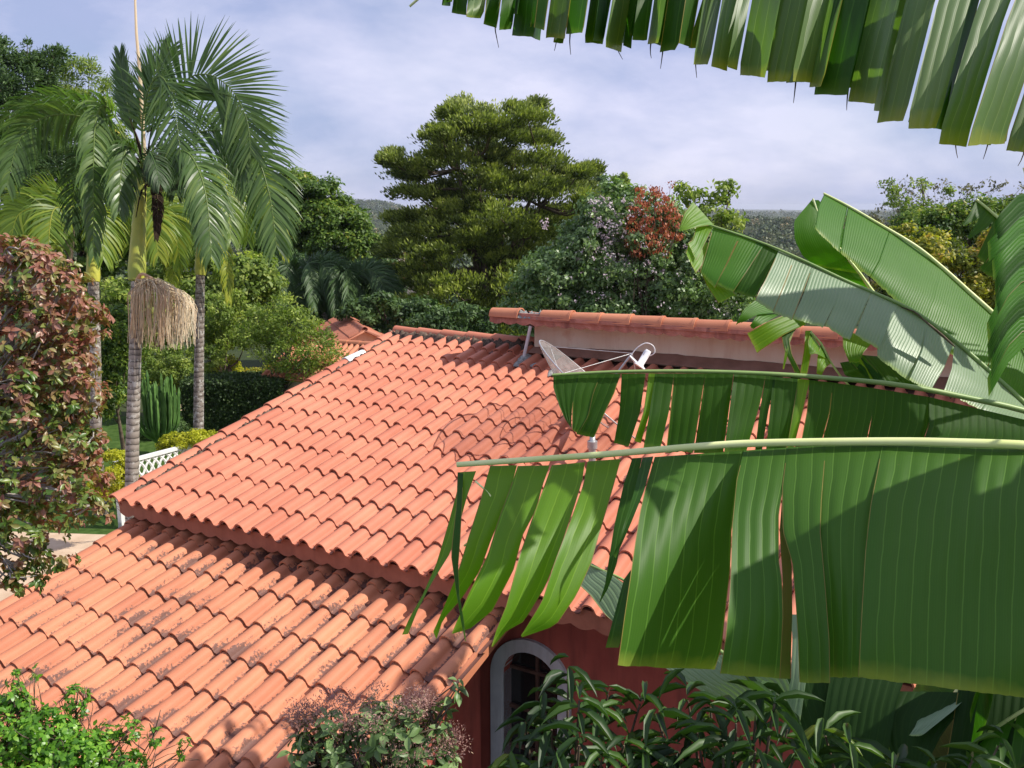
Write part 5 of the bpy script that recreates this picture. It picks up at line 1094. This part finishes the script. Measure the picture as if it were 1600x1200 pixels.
for Lp, Rp, kw in [
    ([(405, 262), (405, 310), (428, 380), (450, 430), (472, 462)], [(505, 258), (488, 320), (478, 380), (474, 430), (474, 464)], {}),
    ([(500, 258), (480, 330), (478, 400), (478, 470)], [(590, 256), (560, 330), (540, 420), (500, 488)], {}),
    ([(588, 256), (550, 340), (522, 420), (494, 488)], [(664, 256), (640, 330), (606, 400), (562, 502)], {}),
    ([(668, 256), (660, 400), (638, 524)], [(760, 255), (740, 400), (696, 532)], {}),
    ([(772, 255), (752, 400), (716, 515)], [(800, 255), (778, 400), (742, 522)], dict(m=1)),
    ([(797, 255), (776, 400), (752, 540)], [(870, 255), (850, 400), (816, 545)], {}),
    ([(870, 255), (850, 450), (838, 560)], [(990, 255), (968, 400), (942, 560)], {}),
    ([(990, 255), (970, 400), (946, 560)], [(1098, 256), (1080, 400), (1058, 560)], {}),
    ([(1100, 256), (1082, 400), (1062, 560)], [(1222, 263), (1200, 370), (1146, 560)], {}),
    ([(1222, 263), (1196, 420), (1180, 560)], [(1262, 268), (1232, 400), (1206, 560)], dict(m=1)),
    ([(1250, 268), (1238, 400), (1222, 560)], [(1346, 275), (1340, 370), (1298, 560)], {}),
    ([(1346, 275), (1330, 380), (1300, 560)], [(1392, 280), (1370, 380), (1325, 560)], dict(m=1)),
    ([(1390, 280), (1380, 400), (1350, 560)], [(1482, 290), (1470, 400), (1425, 560)], {}),
    ([(1480, 290), (1470, 400), (1428, 560)], [(1640, 312), (1630, 420), (1600, 560)], {}),
    ([(1640, 312), (1630, 420), (1604, 560)], [(1850, 345), (1850, 450), (1800, 590)], {}),
    ([(1850, 345), (1850, 450), (1805, 590)], [(2250, 440), (2250, 520), (2180, 640)], {})]:
    strip(lf, B_STRIP if kw.get('m') and rng.random() < .5 else B_DARK, cv(Lp), cv(Rp), DP3, tilt=.05, nr=14, vf=26, rip=.0018, var=.5+rng.normal(0, .2), dL=rng.normal(0, .03))
# glaucous leaf
lf = newleaf(mid_pl, 'long grey green banana leaf with sharp shadows and curled yellowish tip')
DP4 = [(1050, 4.75), (1600, 4.45), (1700, 4.4)]
m3 = [(1066, 318), (1088, 346), (1117, 354), (1200, 383), (1262, 410), (1325, 440), (1367, 458), (1429, 487), (1492, 533), (1554, 587), (1600, 629), (1660, 690)]
rib(lf, m3[1:], DP4, .005, .016, M_RIBD, .01, extra3=[CT2+[-.1, 0, .1], CT2])
def c8(p): return [(950+x/2.4, 200+y/2.4) for x, y in p]
G3 = [([(395, 368), (372, 450), (345, 540)], [(500, 395), (450, 500), (400, 600)], B_MID), ([(500, 395), (450, 500), (405, 585)], [(590, 432), (520, 540), (470, 615)], B_MID), ([(560, 420), (510, 530), (470, 612)], [(640, 460), (590, 570), (545, 640)], B_DARK),
      ([(640, 460), (590, 570), (550, 645)], [(700, 485), (660, 590), (620, 690)], B_GLAUC), ([(700, 485), (655, 600), (618, 688)], [(770, 515), (730, 620), (690, 720)], B_GLAUC), ([(770, 515), (735, 620), (694, 715)], [(880, 565), (850, 660), (805, 748)], B_GLAUC),
      ([(880, 565), (850, 660), (815, 742)], [(990, 612), (950, 700), (905, 798)], B_GLAUC), ([(990, 612), (955, 700), (925, 775)], [(1090, 660), (1050, 740), (1015, 830)], B_GLAUC), ([(1090, 660), (1045, 750), (1010, 800), (1010, 860)], [(1200, 725), (1180, 830), (1130, 950)], B_GLAUC),
      ([(1200, 725), (1180, 830), (1130, 945)], [(1300, 800), (1260, 900), (1210, 985)], B_GLAUC), ([(1300, 800), (1290, 900), (1260, 985)], [(1455, 935), (1440, 1000), (1400, 1060)], B_GLAUC), ([(1455, 935), (1440, 1000), (1400, 1060)], [(1640, 1110), (1600, 1160), (1560, 1200)], B_GLAUC),
      ([(318, 275), (285, 320), (265, 388)], [(395, 362), (345, 370), (280, 385)], B_STRIP), ([(335, 355), (318, 420), (300, 430)], [(395, 370), (360, 440), (330, 500)], B_STRIP), ([(320, 400), (300, 440), (292, 470)], [(390, 440), (350, 520), (330, 545)], B_STRIP),
      ([(345, 532), (370, 590), (415, 658)], [(430, 590), (470, 612), (478, 625)], B_STRIP)]
for a, b, m_ in G3: strip(lf, m_, c8(a), c8(b), DP4, tilt=.26 if m_ is B_GLAUC else .12, nr=14, vf=58, rip=.0007, var=.5+rng.normal(0, .1), pw=1.3, dL=rng.normal(0, .02))
mb = MB(); tube(mb, spline([PX(*c8([(x, y)])[0], 4.3) for x, y in ((1100, 672), (1150, 690), (1190, 725), (1250, 775), (1300, 820))], 12), [.004, .007, .008, .009, .008, .01, .012, .012, .014, .012, .01, .006], 6, flat=.5); mb.build('dry_flap', M_BARK, lf)
shade_leaf(mid_pl, [CT2, (3.35, 4.5, 6.3), (3.4, 4.4, 7.3), (3.1, 4.1, 7.9), (2.75, 3.8, 7.95)], .3, np.array([.5, -.5, .6]), B_MID, cuts=13, gap=.05, droop=.25)  # unseen leaf, added to cast torn shadows on the grey green one
shade_leaf(mid_pl, [CT2, (3.6, 4.7, 6.2), (4.0, 5.0, 7.0), (4.5, 5.3, 7.1)], .3, ZZ, B_MID, cuts=8, gap=.03)
shade_leaf(mid_pl, [CT2, (3.5, 4.2, 5.8), (4.0, 3.8, 6.2), (4.5, 3.4, 5.9)], .3, ZZ, B_MID, cuts=8, gap=.03)
shade_leaf(mid_pl, [CT2, (3.5, 5.0, 6.5), (3.8, 5.6, 7.3), (4.1, 6.2, 7.5)], .34, ZZ, B_MID, cuts=14, gap=.05)  # unseen, added with the next one to shadow the lower roof
shade_leaf(mid_pl, [CT2, (3.9, 5.2, 5.9), (4.4, 5.9, 6.5), (4.9, 6.5, 6.4)], .34, ZZ, B_MID, cuts=12, gap=.05)
# bright pair behind
lf = newleaf(mid_pl, 'broad bright green banana leaf rising highest at right')
DP5 = [(1200, 5.2), (1600, 5.0), (1750, 4.9)]
rib(lf, c8([(808, 245), (900, 292), (1000, 350), (1150, 440), (1250, 520), (1350, 610), (1470, 720), (1600, 860)]), DP5, .006, .018, M_RIB, .015, extra3=[CT2+[0, .2, .2], CT2])
for a, b in [([(812, 246), (790, 290), (776, 378)], [(900, 292), (880, 380), (868, 470)]), ([(900, 292), (885, 380), (872, 468)], [(1060, 385), (1020, 500), (985, 560)]), ([(1060, 385), (1020, 500), (985, 560)], [(1250, 520), (1220, 640), (1180, 740)]), ([(1250, 520), (1220, 640), (1180, 740)], [(1470, 720), (1440, 840), (1400, 960)]), ([(1470, 720), (1440, 840), (1400, 960)], [(1620, 880), (1600, 990), (1560, 1090)])]:
    strip(lf, B_MID, c8(a), c8(b), DP5, tilt=.34, nr=16, vf=62, rip=.0007, var=.5, pw=1.4)
lf = newleaf(mid_pl, 'rounded bright banana leaf half hidden behind the highest one')
DP6 = [(1200, 5.45), (1700, 5.3)]
rib(lf, c8([(768, 265), (800, 350), (860, 440), (940, 540), (995, 615), (1100, 740)]), DP6, .005, .012, M_RIB, .012)
strip(lf, B_MID, c8([(768, 265), (730, 310), (697, 350), (700, 420), (730, 480), (780, 520)]), c8([(770, 268), (800, 350), (830, 400), (870, 450), (910, 505), (950, 555)]), DP6, tilt=.0, nr=18, vf=10, rip=.001, bow=-.05)
strip(lf, B_MID, c8([(780, 518), (830, 545), (900, 570), (1000, 615)]), c8([(945, 548), (965, 575), (985, 600), (1003, 620)]), DP6, tilt=.0, nr=10, vf=10, rip=.001)
strip(lf, B_MID, c8([(775, 270), (800, 350), (860, 440), (940, 540)]), c8([(790, 270), (850, 340), (920, 420), (1000, 540)]), DP6, tilt=0, nr=12, vf=10, rip=.001)
# leaf pieces under the glaucous leaf
lf = newleaf(mid_pl, 'pale torn banana leaf hanging under the grey green one')
DP7 = [(1100, 4.9), (1700, 4.8)]
Q7 = lambda a, b, m_=B_MID, **k: strip(lf, m_, c8(a), c8(b), DP7, **{**dict(nr=12, vf=58, rip=.0007, tilt=.1), **k})
Q7([(690, 690), (600, 725), (522, 770)], [(745, 735), (660, 775), (560, 842)], B_STRIP)
Q7([(560, 640), (510, 680), (480, 735)], [(640, 690), (560, 700), (500, 730)], B_MID)
Q7([(600, 690), (560, 700), (530, 745)], [(640, 700), (590, 730), (545, 752)], B_MID)
Q7([(700, 730), (650, 780), (660, 830), (700, 915)], [(720, 735), (680, 790), (690, 850), (728, 925)], B_DARK)
Q7([(740, 760), (735, 830), (720, 920)], [(765, 760), (765, 830), (748, 922)], B_STRIP)
Q7([(690, 740), (668, 800), (662, 850), (655, 900)], [(705, 745), (680, 810), (672, 860), (660, 905)], B_STRIP)
Q7([(760, 765), (750, 800), (755, 850)], [(830, 870), (790, 850), (775, 845)], B_STRIP)
Q7([(800, 800), (785, 860), (782, 920)], [(840, 880), (815, 900), (800, 930)], B_STRIP)
Q7([(880, 760), (880, 820), (905, 880)], [(1005, 790), (960, 840), (940, 880)], B_STRIP)
Q7([(940, 850), (980, 920), (1010, 965)], [(1060, 860), (1130, 900), (1195, 975)], B_DARK, vf=40)
Q7([(905, 870), (935, 905), (990, 960)], [(950, 845), (1000, 900), (1060, 970)], B_STRIP, vf=40)
Q7([(870, 880), (890, 930), (980, 950)], [(930, 870), (965, 900), (985, 945)], B_DARK, vf=30)
mb = MB(); tube(mb, spline([PX(*c8([(x, y)])[0], 4.85) for x, y in ((760, 765), (800, 810), (830, 870), (880, 940), (930, 990))], 14), .006, 6); mb.build('midrib', M_RIB, lf)
tb_ = [(1060, 860, 1190, 960)]
# --- right edge leaf with arching ribs
rbse = (3.0, 3.6, 0.0)
lf = newleaf(mid_pl, 'finely pleated banana leaf arching down the right edge')
DP8 = [(1400, 3.9), (1800, 3.7)]
rib(lf, [(1600, 262), (1612, 300), (1640, 380), (1680, 480)], DP8, .006, .014, M_RIB, .01, extra3=[CT2+[-.1, -.2, .5], CT2])
for k in range(9):
    y0 = 300+k*26; y1 = 352+k*30+rng.normal(0, 3); x1 = 1552-abs(k-3)*-1.5+rng.normal(0, 5)-k*1.5; h_ = 30
    strip(lf, B_MID if k % 3 else B_DARK, [(1612+k*4, y0), (1590, y0+4), (1565, y0+30), (x1, y1)], [(1618+k*4, y0+30), (1598, y0+36), (1576, y0+58), (x1+2, y1+h_)], DP8, tilt=.12, nr=14, vf=60, rip=.0007, var=.5+rng.normal(0, .1))
Lr = newleaf(mid_pl, 'small dark banana leaf tip in front of the orange tinged bush')
DP9 = [(1500, 5.6), (1700, 5.5)]
rib(Lr, [(1526, 312), (1550, 332), (1572, 352), (1640, 420)], DP9, .008, .012, M_RIB, .012)
for a, b in [([(1526, 312), (1516, 332), (1504, 352)], [(1542, 326), (1528, 342), (1506, 353)]), ([(1540, 324), (1526, 348), (1510, 372)], [(1558, 340), (1542, 356), (1514, 374)]), ([(1556, 338), (1542, 366), (1526, 400)], [(1572, 352), (1560, 380), (1540, 412)]), ([(1572, 352), (1556, 390), (1530, 420)], [(1600, 380), (1590, 420), (1560, 440)])]:
    strip(Lr, B_DARK, a, b, DP9, tilt=.1, nr=8, vf=40, rip=.001)
# --- low plant: leaves under the big one
lbse = (1.75, 3.9, 0.0); low_pl = tag(empty('banana_plant', lbse), 'low shaded banana plant in the bottom right corner against the red wall', 'banana plant', 'banana plants at the right')
CT3 = np.array([1.7, 3.9, 3.3]); pseudostem(low_pl, lbse, CT3, .11, .08)
DPL = [(900, 4.6), (1250, 4.2), (1700, 3.9)]
for pts_ in ([CT3, (2.1, 3.5, 4.3), (2.5, 3.2, 4.7), (3.2, 2.9, 4.5)], [CT3, (2.3, 4.0, 4.4), (2.9, 4.1, 4.9), (3.5, 4.2, 4.7)], [CT3, (2.2, 3.7, 4.6), (2.35, 3.3, 5.1), (2.1, 2.8, 5.2)], [CT3, (2.4, 3.3, 3.9), (2.8, 2.8, 4.0), (3.2, 2.2, 3.6)]):
    shade_leaf(low_pl, pts_, .32, ZZ, B_DARK, cuts=6)  # unseen leaves added to darken the plants in the corner
def lowleaf(m_, a, b, rb=None, vf=30, label=None, tilt=.15, dpl=DPL):
    e = newleaf(low_pl, label); strip(e, m_, a, b, dpl, tilt=tilt, nr=16, vf=vf, rip=.0015)
    if rb: rib(e, rb, dpl, .006, .012, M_RIBD, .02)
lowleaf(B_GLAUC, [(905, 890), (903, 912), (922, 930), (945, 960), (962, 975)], [(925, 880), (960, 900), (976, 912), (985, 930), (992, 980)], [(915, 880), (990, 915), (1080, 985), (1180, 1060), (1300, 1190)], 30, 'grey green banana leaf tip lying over the eave')
lowleaf(B_GLAUC, [(1040, 1044), (1080, 1070), (1120, 1095), (1160, 1130)], [(1180, 1010), (1200, 1040), (1230, 1060), (1250, 1110)], None, 30)
lowleaf(B_GLAUC, [(1236, 960), (1238, 1000), (1236, 1060), (1225, 1120)], [(1262, 960), (1262, 1000), (1260, 1060), (1250, 1130)], None, 30)
lowleaf(B_SHADE, [(1300, 1040), (1290, 1100), (1280, 1160), (1275, 1230)], [(1420, 1040), (1400, 1100), (1390, 1160), (1380, 1230)], [(1350, 1040), (1348, 1120), (1355, 1210), (1400, 1300)], 24)
lowleaf(B_SHADE, [(1400, 1080), (1380, 1120), (1390, 1170), (1420, 1230)], [(1520, 1082), (1500, 1110), (1470, 1150), (1430, 1230)], [(1515, 1080), (1450, 1130), (1415, 1200), (1400, 1300)], 24)
lowleaf(B_GLAUC, [(1440, 1110), (1430, 1135), (1420, 1150)], [(1516, 1084), (1490, 1110), (1440, 1150)], None, 24)
lowleaf(B_SHADE, [(1500, 1060), (1490, 1120), (1480, 1180), (1470, 1240)], [(1700, 1060), (1700, 1120), (1690, 1180), (1680, 1240)], [(1600, 1060), (1596, 1140), (1590, 1240)], 24)
lowleaf(B_SHADE, [(1220, 1060), (1230, 1100), (1250, 1150), (1290, 1220)], [(1300, 1060), (1310, 1110), (1320, 1170), (1330, 1240)], None, 24)

# ------------------------------------------------------------ haze
def haze():
    m, nt = newmat('haze_air'); o = N(nt, 'ShaderNodeOutputMaterial'); v = N(nt, 'ShaderNodeVolumePrincipled', Density=.00011, Anisotropy=.2)
    v.inputs['Color'].default_value = (.82, .87, .97, 1); nt.links.new(v.outputs[0], o.inputs['Volume'])
    mb = MB(); mb.add(cbox(-9500, 9500, -9500, 9500, -45, 24), BOXF); tag(mb.build('haze', m, smooth=False), 'thin pale haze over the valley', kind='stuff')
haze()
